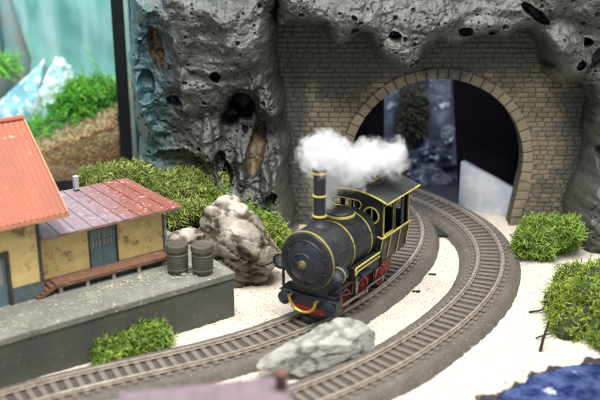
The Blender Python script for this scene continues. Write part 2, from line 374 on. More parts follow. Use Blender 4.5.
# mortar slab with the opening (front face, reveal)
V = []; F = []
TH = 1.1
n = len(outl)
outer = []
for i, (x, z) in enumerate(outl):
    a = math.atan2(z - 6, x - XC)
    if i == 0: outer.append((21.0, -.05))
    elif i == n-1: outer.append((-1.7, -.05))
    else:
        c, s = math.cos(a), math.sin(a)
        ts = [(21.0 - XC)/c if c > 0 else 1e9, (-1.7 - XC)/c if c < 0 else 1e9, (16.0 - 6)/s if s > 0 else 1e9, (-.05 - 6)/s if s < 0 else 1e9]
        t_ = min(q for q in ts if q > 0); outer.append((XC + c*t_, 6 + s*t_))
for y in (WY + .02, WY + TH):
    for (x, z) in outl: V.append((x, y, z))
    for (x, z) in outer: V.append((x, y, z))
for i in range(n-1):
    F.append((i, i+1, n+i+1, n+i)); F.append((2*n+i+1, 2*n+i, 3*n+i, 3*n+i+1)); F.append((i+1, i, 2*n+i, 2*n+i+1)); F.append((n+i, n+i+1, 3*n+i+1, 3*n+i))
mort_tan = lambda x, z: 0
def tone_at(x, z):
    x = np.asarray(x, float); z = np.asarray(z, float)
    r = np.hypot(x - XC, z - ZC)
    t = .80 * np.exp(-((r - 6.8)/1.2)**2) * (z < 11.6)                      # round the arch
    t = np.maximum(t, .80 * np.exp(-((x - 2.6)/2.5)**6 - ((z - 5.2)/5.0)**6))  # left patch
    t = np.maximum(t, .74 * np.exp(-((x - .9)/.6)**4 - ((z - 9.5)/2.6)**6))
    t = np.maximum(t, .74 * np.exp(-((x - 16.4)/2.7)**6 - ((z - 7.2)/5.2)**6))
    t = np.maximum(t, .60 * np.exp(-((x - 17.4)/2.2)**6 - ((z - 4.5)/4.2)**6))
    t = np.where((z > 10.9) & (x < 13), t * .62, t)
    return t
mcol = attr_surf('portal mortar', [(.0, (.035, .037, .032)), (.45, (.055, .055, .046)), (.6, (.10, .082, .056)), (1, (.13, .105, .07))], .8, .5, 8, jitter=.12, jsc=.8)
Vn = np.array(V)
np_mesh('wall', rel(V), F, mcol, portal, tone=tone_at(Vn[:, 0], Vn[:, 2]), smooth=False) if False else None
me = bpy.data.meshes.new('wall'); me.from_pydata(rel(V), [], F); me.update(); me.materials.append(mcol)
a_ = me.attributes.new('tone', 'FLOAT', 'POINT'); a_.data.foreach_set('value', tone_at(Vn[:, 0], Vn[:, 2]).astype(np.float32))
o = bpy.data.objects.new('wall', me); COL.objects.link(o); o.parent = portal
bcol = attr_surf('portal blocks', [(.0, (.076, .080, .068)), (.36, (.102, .105, .089)), (.48, (.125, .120, .098)), (.60, (.195, .168, .115)), (.8, (.255, .217, .150)), (1, (.32, .27, .19))], .72, .9, 7, jitter=.25, jsc=1.2, bdist=.05)
V, F, T_ = [], [], []
def block(quad, y_front, jit=.025, tj=0.0):
    """quad: 4 (x, z) corners counter-clockwise seen from the front; a bevelled stone"""
    cx = sum(p[0] for p in quad)/4; cz = sum(p[1] for p in quad)/4
    q = [(x + random.uniform(-jit, jit), z + random.uniform(-jit, jit)) for x, z in quad]
    yf = y_front + random.uniform(-.045, .03)
    o = len(V)
    def sh(p, d):
        l = math.hypot(p[0]-cx, p[1]-cz) or 1; k_ = max(0, 1 - d*1.4/l); return (cx + (p[0]-cx)*k_, cz + (p[1]-cz)*k_)
    for lay, (d, y) in enumerate(((0, WY + .06), (.010, yf + .04), (.05, yf))):
        for p in q:
            x, z = sh(p, d); V.append((x, y + random.uniform(-.012, .012), z)); T_.append(float(tone_at(x, z)) + tj)
    V.append((cx, yf - random.uniform(0, .03), cz)); T_.append(float(tone_at(cx, cz)) + tj)
    for l in (0, 4):
        for i in range(4): F.append((o+l+i, o+l+(i+1) % 4, o+l+4+(i+1) % 4, o+l+4+i))
    for i in range(4): F.append((o+8+i, o+8+(i+1) % 4, o+12))
z = 0.0; row = 0
while z < 15.6:
    h = .36 + random.uniform(-.025, .025); zc = z + h/2
    dz = zc - ZC
    if dz > -1.5: hw = math.sqrt(max(0, (R0+.72)**2 - dz*dz)) if abs(dz) < R0+.72 else 0
    else: hw = jamb_x(zc, 1) - XC + .78
    for (xa, xb) in (((-1.65, XC - hw), (XC + hw, 20.9)) if hw > 0 else ((-1.65, 20.9),)):
        x = xa - random.uniform(0, .5)
        while x < xb - .05:
            w = random.uniform(.48, .86) * (1.0 if z < 9.8 else 1.15); x0, x1 = max(x, xa), min(x + w, xb)
            if xb - x1 < .18: x1 = xb
            if x1 - x0 > .1: block([(x0+.013, z+.013), (x1-.013, z+.013), (x1-.013, z+h-.013), (x0+.013, z+h-.013)], WY - .03, tj=random.uniform(-.15, .15))
            x = x1 if x1 > x else x + w
            if x1 == xb: break
    z += h; row += 1
np_mesh('block_wall', rel(V), F, bcol, portal, tone=T_, smooth=False)
V, F, T_ = [], [], []
arc = [(XC + 0, 0)]
t = A_END; ts = [t]
while t < PI - A_END - .02:
    t += random.uniform(.105, .135); ts.append(min(t, PI - A_END))
ts[-1] = PI - A_END
for a, b_ in zip(ts[:-1], ts[1:]):
    e = .0035; ro = R0 + random.uniform(.68, .80)
    q = [(XC + R0*math.cos(a+e), ZC + R0*math.sin(a+e)), (XC + ro*math.cos(a+e), ZC + ro*math.sin(a+e)), (XC + ro*math.cos(b_-e), ZC + ro*math.sin(b_-e)), (XC + R0*math.cos(b_-e), ZC + R0*math.sin(b_-e))]
    block(q, WY - .16, .012, tj=.09 + random.uniform(-.08, .08))
for side in (1, -1):
    z = 0; z1 = ZC + R0*math.sin(A_END)
    while z < z1 - .1:
        h = min(random.uniform(.6, .75), z1 - z)
        if z1 - z - h < .3: h = z1 - z
        xi0, xi1 = jamb_x(z, side), jamb_x(z+h, side); w = random.uniform(.75, .95)
        q = [(xi0, z+.02), (xi0+side*w, z+.02), (xi1+side*w, z+h-.02), (xi1, z+h-.02)]
        if side < 0: q = [q[1], q[0], q[3], q[2]]
        block(q, WY - .16, .012, tj=.0); z += h
np_mesh('arch_ring', rel(V), F, bcol, portal, tone=T_, smooth=False)
# reveal lining
lin = MB()
vs = []
for y in (WY - .08, WY + TH + .05):
    for (x, zz) in outl:
        dx, dz = x - XC, zz - ZC; l = math.hypot(dx, dz); vs.append((x - dx/l*.015 - XC, y - WY, zz - dz/l*.015 if zz > 0 else zz))
lin.add(vs, [(i, i+1, n+i+1, n+i) for i in range(n-1)])
lin.build('arch_reveal', surf('reveal plaster', (.10, .082, .055), (.05, .045, .035), 1, .8, .5, 6), portal, smooth=60)

# ------------------------------------------------------------------ crags: sculpted porous plaster cliffs
def poly_dist(P_, x, z):
    P_ = np.array(P_); d = np.full(x.shape, 1e9); ins = np.zeros(x.shape, bool)
    for (x0, z0), (x1, z1) in zip(P_, np.roll(P_, -1, 0)):
        ex, ez = x1-x0, z1-z0; t = np.clip(((x-x0)*ex + (z-z0)*ez) / (ex*ex+ez*ez+1e-9), 0, 1)
        d = np.minimum(d, np.hypot(x-x0-t*ex, z-z0-t*ez))
        c = ((z0 > z) != (z1 > z)) & (x < (x1-x0)*(z-z0)/((z1-z0) if z1 != z0 else 1e-9) + x0); ins ^= c
    return np.where(ins, d, -d)
def crag(name, label, pix, y0, T, mat, res=.052, edge=.55, pits=200, rough=.35, holes=(), lobes=(), seed=0, facet=.5, cat='rock cliff', micro=.035, wob=.25, pr_=(.05, .16), warp=0, cone_amp=1.0):
    r = random.Random(seed)
    P_ = [(W(px, py, y0).x, W(px, py, y0).z) for px, py in pix]
    xs = np.arange(min(p[0] for p in P_) - .4, max(p[0] for p in P_) + .4, res); zs = np.arange(min(p[1] for p in P_) - .4, max(p[1] for p in P_) + .4, res)
    x, z = np.meshgrid(xs, zs)
    d = poly_dist(P_, x + wob*fbm(x*1.1, z*1.1, seed+1, 3) , z + wob*fbm(x*1.1, z*1.1, seed+9, 3))
    e = 1 - np.exp(-np.clip(d, 0, None)/edge)
    h = T * e * (.62 + .38 * np.clip(1 + 1.2*fbm(x*.28, z*.28, seed+2, 2), 0, 2))
    h = h + facet * e * (ridged(x*.33+seed, z*.33, seed+3, 3) - .3) + rough * e * fbm(x*.9, z*.9, seed+4, 4)
    K = 34; cone = np.full(x.shape, -9.0)
    for _ in range(K):
        cx, cz = r.uniform(xs[0], xs[-1]), r.uniform(zs[0], zs[-1]); gx_, gz_ = r.uniform(-.35, .35), r.uniform(-.35, .35)
        px_ = x - cx + .25*fbm(x*1.3, z*1.3, seed+12, 3); pz_ = z - cz + .25*fbm(x*1.3+5, z*1.3, seed+13, 3)
        cone = np.maximum(cone, r.uniform(-.3, .3) + gx_*px_ + gz_*pz_ - .30*np.hypot(px_, pz_*r.uniform(.6, 1)))
    h = h + cone_amp * e * (cone + .5)
    sm_ = np.clip(.5 + 1.3*fbm(x*.25, z*.25, seed+31, 2) , 0, 1)
    h = h + (.15 * ridged(x*1.1+seed, z*.8, seed+21, 3) + .06 * ridged(x*2.6, z*2.6+seed, seed+22, 3)) * e * sm_
    h = h + micro * (.4+.6*sm_) * fbm(x*5, z*5, seed+5, 3) + micro*.25 * vnoise(x*11, z*11, seed+15) + warp * e * np.abs(fbm(x*2.2, z*1.2, seed+8, 3)) 
    tone = .5 + .35 * fbm(x*.7, z*.7, seed+6, 4)
    for _ in range(pits):
        cx, cz = r.uniform(xs[0], xs[-1]), r.uniform(zs[0], zs[-1]); R = r.uniform(*pr_) * (2.1 if r.random() < .09 else 1)
        i0, i1 = np.searchsorted(xs, [cx-R*1.6, cx+R*1.6]); j0, j1 = np.searchsorted(zs, [cz-R*1.6, cz+R*1.6])
        if i1-i0 < 2 or j1-j0 < 2: continue
        q = np.hypot(x[j0:j1, i0:i1]-cx, (z[j0:j1, i0:i1]-cz)*r.uniform(.7, 1.3))/R
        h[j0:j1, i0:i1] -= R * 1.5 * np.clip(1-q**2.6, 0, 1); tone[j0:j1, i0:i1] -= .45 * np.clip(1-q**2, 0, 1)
        h[j0:j1, i0:i1] += .035 * np.exp(-((q-1.12)/.18)**2)
    for (px, py, rx, rz, dep, dk, *rot) in holes:
        c = W(px, py, y0 - T*.5); a = rad(rot[0]) if rot else 0
        dx, dz = x - c[0], z - c[2]; wx_ = dx*math.cos(a)+dz*math.sin(a); wz_ = -dx*math.sin(a)+dz*math.cos(a)
        q = np.hypot(wx_/rx, wz_/rz) + .16*fbm(x*1.8, z*1.8, seed+7, 3)
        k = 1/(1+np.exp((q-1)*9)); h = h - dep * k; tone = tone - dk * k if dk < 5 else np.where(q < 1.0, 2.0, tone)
        h = h + .12*np.exp(-((q-1.25)/.15)**2)
    for (px, py, rx, rz, up, *rot) in lobes:
        c = W(px, py, y0 - T*.5); a = rad(rot[0]) if rot else 0
        dx, dz = x - c[0], z - c[2]; wx_ = dx*math.cos(a)+dz*math.sin(a); wz_ = -dx*math.sin(a)+dz*math.cos(a)
        q = np.hypot(wx_/rx, wz_/rz); h = h + up * np.clip(1-q*q, 0, 1)**.7
    h = np.where(d > 0, np.maximum(h, -.8), h)
    yy = y0 - h
    # gentle sideways warp so steep walls are not stretched
    xx = x + .12*fbm(x*2, z*2, yy*2 + seed, 3)*e; zz = z + .12*fbm(x*2+7, z*2, yy*2 + seed, 3)*e
    keep = d > 0; idx = -np.ones(x.shape, int); idx[keep] = np.arange(keep.sum())
    V = np.stack([xx, yy, zz], -1)[keep]; tn = tone[keep]
    a, b_, c, dd = idx[:-1, :-1], idx[:-1, 1:], idx[1:, 1:], idx[1:, :-1]
    ok = (a >= 0) & (b_ >= 0) & (c >= 0) & (dd >= 0); F = np.stack([a[ok], b_[ok], c[ok], dd[ok]], -1)
    # skirt at the border back into the wall
    E = {}
    for q in F:
        for i in range(4):
            e0, e1 = int(q[i]), int(q[(i+1) % 4])
            if (e1, e0) in E: del E[(e1, e0)]
            else: E[(e0, e1)] = 1
    bv = {}; V = V.tolist(); tn = tn.tolist(); F = F.tolist()
    for (e0, e1) in E:
        for q in (e0, e1):
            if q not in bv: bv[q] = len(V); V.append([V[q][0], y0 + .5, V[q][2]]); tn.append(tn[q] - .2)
        F.append([e1, e0, bv[e0], bv[e1]])
    o = np_mesh(name, V, F, mat, tone=tn); tag(o, label, cat); return o
GREYS = [(.0, (.008, .009, .008)), (.30, (.026, .028, .025)), (.52, (.050, .054, .047)), (.74, (.080, .085, .075)), (1.0, (.17, .18, .15))]
M['crag'] = attr_surf('grey plaster rock', GREYS, .36, .6, 4, jitter=.28, jsc=2.2, spec=.6, bdist=.09)
m2 = attr_surf('grey plaster cliff beside the tank', GREYS, .34, .6, 4, jitter=.30, jsc=2.2, spec=.6, bdist=.09)
# tank's teal reflection painted into the colour, ochre in the deep niche
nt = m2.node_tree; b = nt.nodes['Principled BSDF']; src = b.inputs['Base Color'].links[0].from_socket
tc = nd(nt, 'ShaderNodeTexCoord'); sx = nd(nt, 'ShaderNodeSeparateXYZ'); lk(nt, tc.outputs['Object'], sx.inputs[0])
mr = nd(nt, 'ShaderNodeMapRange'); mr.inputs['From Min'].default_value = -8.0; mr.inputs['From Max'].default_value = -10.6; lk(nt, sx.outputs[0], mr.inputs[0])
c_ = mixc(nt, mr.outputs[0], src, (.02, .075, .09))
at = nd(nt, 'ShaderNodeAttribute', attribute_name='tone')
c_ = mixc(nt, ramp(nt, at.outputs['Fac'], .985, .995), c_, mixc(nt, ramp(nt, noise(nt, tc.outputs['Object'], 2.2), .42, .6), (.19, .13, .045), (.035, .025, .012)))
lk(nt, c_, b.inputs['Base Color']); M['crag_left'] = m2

for m_ in (M['crag'], m2):
    nt = m_.node_tree; b = nt.nodes['Principled BSDF']; tc = nd(nt, 'ShaderNodeTexCoord'); co = tc.outputs['Object']
    prev = b.inputs['Normal'].links[0].from_socket
    g1 = nd(nt, 'ShaderNodeBump', _Strength=1.0, _Distance=.04); lk(nt, noise(nt, co, 14, 3, .6), g1.inputs['Height']); lk(nt, prev, g1.inputs['Normal']); lk(nt, g1.outputs[0], b.inputs['Normal'])
    rr_ = nd(nt, 'ShaderNodeMapRange'); rr_.inputs['From Min'].default_value = .35; rr_.inputs['From Max'].default_value = .65; rr_.inputs['To Min'].default_value = .20; rr_.inputs['To Max'].default_value = .50
    lk(nt, noise(nt, co, 1.6, 6, .7), rr_.inputs[0]); lk(nt, rr_.outputs[0], b.inputs['Roughness'])
    b.inputs['Coat Weight'].default_value = .42; b.inputs['Coat Roughness'].default_value = .24; lk(nt, g1.outputs[0], b.inputs['Coat Normal'])
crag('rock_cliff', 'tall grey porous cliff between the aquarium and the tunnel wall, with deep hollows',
     [(130, -25), (283, -25), (278, 10), (280, 55), (283, 80), (289, 98), (284, 112), (291, 130), (290, 160), (296, 200), (300, 250), (250, 250), (160, 225), (138, 190), (140, 130), (131, 60)],
     65.6, 1.7, M['crag_left'], pits=1100, seed=3, facet=.5, rough=.25, pr_=(.03, .10), micro=.055, warp=.10, cone_amp=1.5,
     holes=[(252, 128, 1.9, 3.3, .9, .16), (165, 70, 1.3, 3.6, .8, .15, 5), (185, 150, 1.6, .8, .6, .1), (220, 64, .30, .28, 1.2, .6), (243, 97, .75, .85, 2.0, .75, 15), (233, 108, .55, .5, 1.8, .7), (258, 137, .50, 1.55, 1.5, 9, -12), (161, 42, .42, 1.5, 1.0, 9, 8), (226, 152, .35, 1.1, .8, .5, 10), (180, 92, .5, .35, .7, .4), (232, 158, .3, .7, .8, .5), (152, 78, .5, .9, .7, .4), (272, 178, .35, .5, .8, .5)],
     lobes=[(225, 28, 3.4, 2.6, .9, 10), (200, 80, 2.2, 1.8, .6), (270, 98, 1.0, 1.3, 1.0), (212, 130, .5, 2.2, .7), (243, 150, .35, 1.8, .6, 5), (268, 165, .45, 1.2, .7)])
crag('rock_overhang', 'grey pitted rock shelf hanging over the top of the tunnel arch',
     [(276, -25), (640, -25), (640, 60), (600, 88), (583, 96), (578, 83), (562, 80), (549, 80), (542, 72), (537, 52), (530, 36), (520, 25), (511, 26), (501, 35), (489, 36), (476, 33), (461, 38), (450, 42), (440, 40), (431, 38), (424, 46), (414, 58), (401, 63), (386, 60), (376, 53), (366, 38), (359, 28), (350, 34), (344, 38), (334, 40), (326, 35), (320, 20), (300, 21), (276, 24)],
     65.42, 1.5, M['crag'], pits=1100, seed=11, edge=.30, facet=.45, rough=.3, wob=.12, pr_=(.03, .10), micro=.05, cone_amp=1.5,
     holes=[(390, 27, .34, .28, .8, .6), (458, 24, .38, .26, .8, .6), (484, 25, .2, .22, .6, .6), (578, 36, .32, .30, .9, .7), (569, 57, .25, .28, .8, .7), (545, 61, .2, .3, .7, .6), (525, 7, 1.1, .28, 1.0, .7, -35), (352, 20, .25, .2, .5, .5), (590, 50, .4, 1.1, 1.0, .7, -40), (412, 50, .25, .2, .5, .4)],
     lobes=[(350, 10, 1.8, 1.2, .5), (420, 15, 2.2, 1.4, .4, 20), (400, 45, 1.8, 1.0, .5, -25), (560, 45, 1.3, 2.6, .9, 35), (480, 20, 1.8, .8, .4)])
crag('rock_buttress', 'rough grey rock buttress closing the right end of the block wall',
     [(578, 84), (640, 50), (640, 330), (570, 262), (566, 218), (561, 200), (566, 188), (576, 168), (583, 140), (581, 112), (585, 96)],
     65.3, 1.6, M['crag'], pits=220, seed=23, edge=.35, facet=.6, rough=.4, micro=.10, wob=.15, warp=.3, cone_amp=1.6,
     holes=[(594, 150, .3, .8, .8, .6, 10), (585, 195, .5, .3, .6, .5)], lobes=[(592, 120, 1.0, 1.6, .6, 15), (584, 178, .5, 1.8, .7, -35)])
crag('dark_boulder', 'narrow dark rough rock standing at the right edge behind the moss',
     [(640, 165), (602, 176), (596, 190), (588, 205), (583, 226), (578, 246), (572, 262), (572, 282), (640, 300)],
     61.5, 1.3, attr_surf('dark grey rough rock', [(.0, (.02, .02, .018)), (.5, (.06, .062, .055)), (1, (.14, .14, .125))], .55, 1, 5, jitter=.3, jsc=3, bdist=.1), pits=120, seed=31, facet=.7, rough=.4, micro=.12, warp=.5, cat='rock')

# ------------------------------------------------------------------ closed displaced stones
def ico(sub):
    import bmesh
    bm = bmesh.new(); bmesh.ops.create_icosphere(bm, subdivisions=sub, radius=1)
    V = np.array([v.co[:] for v in bm.verts]); F = [[v.index for v in f.verts] for f in bm.faces]; bm.free(); return V, F
def stone(name, label, ctr, size, mat, rz=0, sub=6, seed=0, planes=14, fr=.35, amp=.12, layer=0.0, tilt=(0, 0), shape=None, cat='rock', group=None, grow=0, crev=.10, lsharp=3, rg=.5):
    V, F = ico(sub); r = np.random.default_rng(seed)
    d = V.copy(); R_ = np.ones(len(V))
    for _ in range(planes):                     # cut by random planes for facets
        nn = r.normal(size=3); nn /= np.linalg.norm(nn); h = r.uniform(.56, .93); dt = d @ nn
        R_ = np.where(dt > 1e-3, np.minimum(R_, h / np.maximum(dt, 1e-3)), R_)
    P_ = d * R_[:, None]
    P_ = P_ * (1 + amp * fbm(P_[:, 0]*1.6+seed, P_[:, 1]*1.6, P_[:, 2]*1.6, 5)[:, None] + amp*rg*ridged(P_[:, 0]*3+seed, P_[:, 1]*3, P_[:, 2]*3, 4)[:, None])
    P_ *= np.array(size)
    if shape is not None: P_ = shape(P_)
    if layer:
        cr = np.sin(P_[:, 2]*3.2 + P_[:, 0]*1.1 + 1.5*fbm(P_[:, 0]*.6, P_[:, 1]*.6, P_[:, 2]*.6+seed, 3)); f = np.clip(np.abs(cr)*lsharp, 0, 1); nrm = d
        P_ = P_ - nrm * (layer * (1-f))[:, None]
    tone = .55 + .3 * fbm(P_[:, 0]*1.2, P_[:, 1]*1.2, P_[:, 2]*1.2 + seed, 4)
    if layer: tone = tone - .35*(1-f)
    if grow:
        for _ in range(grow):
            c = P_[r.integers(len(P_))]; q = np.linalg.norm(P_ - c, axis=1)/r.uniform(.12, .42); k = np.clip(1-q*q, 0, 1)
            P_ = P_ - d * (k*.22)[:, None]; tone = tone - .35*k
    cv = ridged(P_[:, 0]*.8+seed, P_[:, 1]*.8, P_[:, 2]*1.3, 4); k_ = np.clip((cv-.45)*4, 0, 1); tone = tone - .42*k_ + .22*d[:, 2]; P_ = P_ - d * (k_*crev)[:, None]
    E = Matrix.Rotation(rz, 3, 'Z') @ Matrix.Rotation(tilt[0], 3, 'X') @ Matrix.Rotation(tilt[1], 3, 'Y')
    P_ = P_ @ np.array(E).T
    o = np_mesh(name, P_, F, mat, tone=tone); o.location = ctr; tag(o, label, cat, group); return o
M['lime'] = attr_surf('cream limestone', [(.0, (.03, .022, .014)), (.34, (.10, .08, .052)), (.52, (.22, .19, .145)), (.75, (.40, .37, .31)), (1, (.62, .61, .56))], .75, 1, 2.6, jitter=.34, jsc=1.8, bdist=.22)
M['grey_stone'] = attr_surf('grey white stone', [(.0, (.12, .12, .10)), (.3, (.22, .22, .19)), (.55, (.36, .355, .325)), (1, (.56, .56, .53))], .75, 1, 2.6, jitter=.38, jsc=1.6, bdist=.18)
def rock_shape(P_):
    x = P_[:, 0]; P_[:, 2] = P_[:, 2] * np.clip(.93 - .17*(x + 1.0), .30, 1.08); return P_
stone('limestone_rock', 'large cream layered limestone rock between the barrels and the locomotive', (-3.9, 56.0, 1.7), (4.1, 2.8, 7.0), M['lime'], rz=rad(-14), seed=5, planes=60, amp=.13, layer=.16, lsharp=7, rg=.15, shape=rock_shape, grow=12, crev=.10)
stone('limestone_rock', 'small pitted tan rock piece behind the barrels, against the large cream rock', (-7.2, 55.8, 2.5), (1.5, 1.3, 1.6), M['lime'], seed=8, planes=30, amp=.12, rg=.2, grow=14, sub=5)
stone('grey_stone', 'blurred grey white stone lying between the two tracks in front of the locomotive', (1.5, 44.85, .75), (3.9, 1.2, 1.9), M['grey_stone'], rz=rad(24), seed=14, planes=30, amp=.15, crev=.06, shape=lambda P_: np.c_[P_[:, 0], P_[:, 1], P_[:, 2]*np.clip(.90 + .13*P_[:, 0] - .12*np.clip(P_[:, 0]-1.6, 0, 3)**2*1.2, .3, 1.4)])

# ------------------------------------------------------------------ moss
def strands(n, pos, L=(.5, 1.1), r=.035, up=.5, seed=0, seg=3, curl=.5, branch=2):
    rr = random.Random(seed); mb = MB(); mb.t = []
    for _ in range(n):
        tone_ = rr.random(); mb.t += [tone_] * (len(mb.v) - len(mb.t)); last = tone_
        p, nrm = pos(rr); p = Vector(p)
        d = Vector((rr.gauss(0, 1), rr.gauss(0, 1), rr.gauss(0, 1) )).normalized() * (1-up) + Vector(nrm) * up; d.normalize()
        l = rr.uniform(*L); path = [p.copy()]; q = p.copy(); dd = d.copy()
        for s in range(seg):
            dd = (dd + Vector((rr.gauss(0, curl), rr.gauss(0, curl), rr.gauss(0, curl) - .08))).normalized(); q = q + dd * l/seg; path.append(q.copy())
        w = r * rr.uniform(.7, 1.3)
        mb.tube(path, [w] + [w*.9]*(seg-1) + [w*.35], 3, cap=False)
        for _b in range(branch):
            i = rr.randint(1, seg-1); d2 = (dd + Vector((rr.gauss(0, .8), rr.gauss(0, .8), rr.gauss(0, .8)))).normalized(); l2 = l*rr.uniform(.2, .4)
            mb.tube([path[i], path[i]+d2*l2*.6, path[i]+d2*l2 + Vector((0, 0, rr.uniform(-.05, .08)))], [w*.8, w*.7, w*.3], 3, cap=False)
    mb.t += [.5] * (len(mb.v) - len(mb.t))
    return mb
def moss(name, label, ctr, size, n, mat, rz=0, seed=0, group='clumps of green moss', L=(.35, .95), r=.024, cat='moss', tail=None, lobes=9):
    size = tuple(v*1.13 for v in size); t = thing(name, label, cat, ctr, rz, group); q = random.Random(seed)
    lb = [(0, 0, 0, .62)] + [(q.uniform(-.85, .85), q.uniform(-.7, .7), q.uniform(-.35, .35), q.uniform(.28, .52)) for _ in range(lobes)]
    Vi, Fi = ico(3); V = []; F = []
    for (a, b_, c, k) in lb:
        o_ = len(V); w = 1 + .3*fbm(Vi[:, 0]*1.5+seed+a*9, Vi[:, 1]*1.5, Vi[:, 2]*1.5, 3)
        for v, ww in zip(Vi, w):
            p = ((a + v[0]*k*ww*.85)*size[0], (b_ + v[1]*k*ww*.85)*size[1], (c + v[2]*k*ww*.85)*size[2]); V.append(tail(*p) if tail else p)
        F += [[i+o_ for i in f] for f in Fi]
    np_mesh('moss_heart', V, F, M['moss_base'], t)
    def pos(rr):
        while True:
            a, b_, c, k = rr.choice(lb); d = Vector((rr.gauss(0, 1), rr.gauss(0, 1), rr.gauss(0, 1))).normalized()
            p = ((a + d.x*k*.85)*size[0], (b_ + d.y*k*.85)*size[1], (c + d.z*k*.85)*size[2])
            if p[2] > -.55*size[2] and rr.random() < k*1.6: break
        if tail: p = tail(*p)
        return p, Vector((d.x, d.y*1.1, d.z*.8 + .1))
    strands(int(n*3.0), pos, L, r, .25, seed, seg=4, curl=.85, branch=2).build('strands', mat, t, smooth=60)
    return t
# earth bank carrying the moss behind the platform
bx = np.linspace(-24, 1.5, 90); by = np.linspace(57.5, 66, 40); BX, BY = np.meshgrid(bx, by)
def bank_h(x): return np.interp(x, [-24, -14.8, -13.2, -9, -6.5, -4.5, -2.8, -1.2, .5, 1.5], [.4, .6, 4.9, 4.5, 4.1, 3.2, 1.9, .6, -.2, -.3])
BZ = bank_h(BX) * np.clip((BY-57.6)/2.6, 0, 1)**.6 + .25*fbm(BX, BY, 0, 4) - .15
bi = np.arange(BX.size).reshape(BX.shape)
o = np_mesh('earth_bank', np.stack([BX, BY, BZ], -1).reshape(-1, 3), np.stack([bi[:-1, :-1], bi[:-1, 1:], bi[1:, 1:], bi[1:, :-1]], -1).reshape(-1, 4), M['soil']); struct(o)
moss('moss_clump', 'moss clump behind the red shed roof, in front of the aquarium corner', (-12.4, 61.6, 5.2), (2.1, 1.4, 1.1), 2000, M['moss'], seed=41)
moss('moss_clump', 'long moss mat at the foot of the grey cliff, right of the shed roof ridge', (-8.4, 61.6, 4.7), (3.0, 1.5, 1.05), 3000, M['moss'], seed=42, rz=rad(-6))
moss('moss_clump', 'moss mat draped over the top of the large cream rock', (-5.2, 60.9, 3.7), (2.9, 1.4, 1.3), 3400, M['moss_bright'], seed=43, rz=rad(-8), tail=lambda x, y, z: (x, y, z - .28*x))
c = W(190, 208, 58.6)
moss('moss_clump', 'small drooping moss clump filling the gap between the shed roof end and the cream rock', (c.x, c.y, c.z - .2), (1.5, .9, .95), 1300, M['moss'], seed=48)
c = W(246, 206, 60.4)
moss('moss_clump', 'moss clump between the top of the cream rock and the hollowed grey cliff', (c.x, c.y, c.z - .2), (1.9, 1.0, 1.0), 1700, M['moss_bright'], seed=49, tail=lambda x, y, z: (x, y, z - .35*x))
moss('moss_clump', 'small bright yellow green moss clump tucked just left of the locomotive', (-1.75, 59.6, 1.5), (1.15, 1.0, 1.35), 1900, M['moss_yellow'], seed=44)
moss('moss_clump', 'low bright moss tuft at the foot of the dark slab platform', (-9.15, 46.35, .5), (2.1, .75, .95), 1800, M['moss_bright'], seed=45, rz=rad(33))
moss('moss_clump', 'round moss clump on the sand right below the block wall', (16.9, 60.3, 1.35), (1.75, 1.4, 1.9), 2800, M['moss_bright'], seed=46)
moss('moss_clump', 'large yellow green moss mound at the right edge above the pond', (17.5, 49.8, 1.1), (2.6, 3.2, 2.3), 6000, M['moss_yellow'], seed=54, lobes=22, rz=rad(-30), L=(.35, .9))

def twig(label, pts, r, group='dark twigs and bits on the sand'):
    o = MB().tube(pts, [r, r*.9, r*.5][:len(pts)] if len(pts) == 3 else r, 6).build('twig', M['twig'], smooth=60); tag(o, label, 'twig', group); return o
p = G(540, 352, 0)
twig('dark twig sticking up out of the sand beside the large right moss mound', [p, p + Vector((.15, .15, .75)), p + Vector((.42, .3, 1.75))], .10)
p = G(536, 338, .1); twig('thin twig lying on the sand against the large right moss mound', [p, p + Vector((.8, .3, .1)), p + Vector((1.7, .6, .35))], .06)
p = G(529, 312, .05); twig('short forked twig on the sand left of the large moss mound', [p, p + Vector((.6, .05, .05)), p + Vector((1.2, .35, .12))], .06)
p = G(515, 258, .6); twig('short twig lying from the roadbed edge towards the round moss clump', [p, p + Vector((.5, .15, -.2)), p + Vector((1.1, .5, -.2))], .06)
for (x, y, lab) in ((416, 292, 'black chip on the sand strip between the tracks, nearer the locomotive wheels'), (432, 275, 'thin dark chip on the sand strip between the tracks, nearer the tunnel')):
    p = G(x, y, .03); o = MB().hexa([p + Vector((-.28, -.08, 0)), p + Vector((.2, -.14, 0)), p + Vector((.3, .05, 0)), p + Vector((-.2, .1, 0))], [p + Vector((-.25, -.06, .09)), p + Vector((.18, -.12, .11)), p + Vector((.26, .04, .1)), p + Vector((-.2, .08, .08))]).build('wood_chip', M['twig'], smooth=0)
    tag(o, lab, 'wood chip', 'dark twigs and bits on the sand')

# ------------------------------------------------------------------ platform slab, shed, station (frame: u left along the front, v back)
HP = 2.86
PC = Vector((-3.86, 50.72, 0)); EA = math.atan2(-.585, -.811)
def platform_frame(root_z, name, label, cat): 
    # local +x points to the viewer's right along the front, local +y points back
    return thing(name, label, cat, (PC.x, PC.y, root_z), math.atan2(.585, .811))
pf = platform_frame(0, 'platform', 'dark grey slab platform carrying the yellow station and shed', 'platform')
pb = MB().box(-34, 0, 0, 9.5, -.1, HP - .42); pb.build('slab', M['concrete'], pf, bevel=.08)
MB().box(-34.05, .06, -.07, 9.55, HP - .418, HP).build('slab_top', M['slab_top'], pf, bevel=.06)
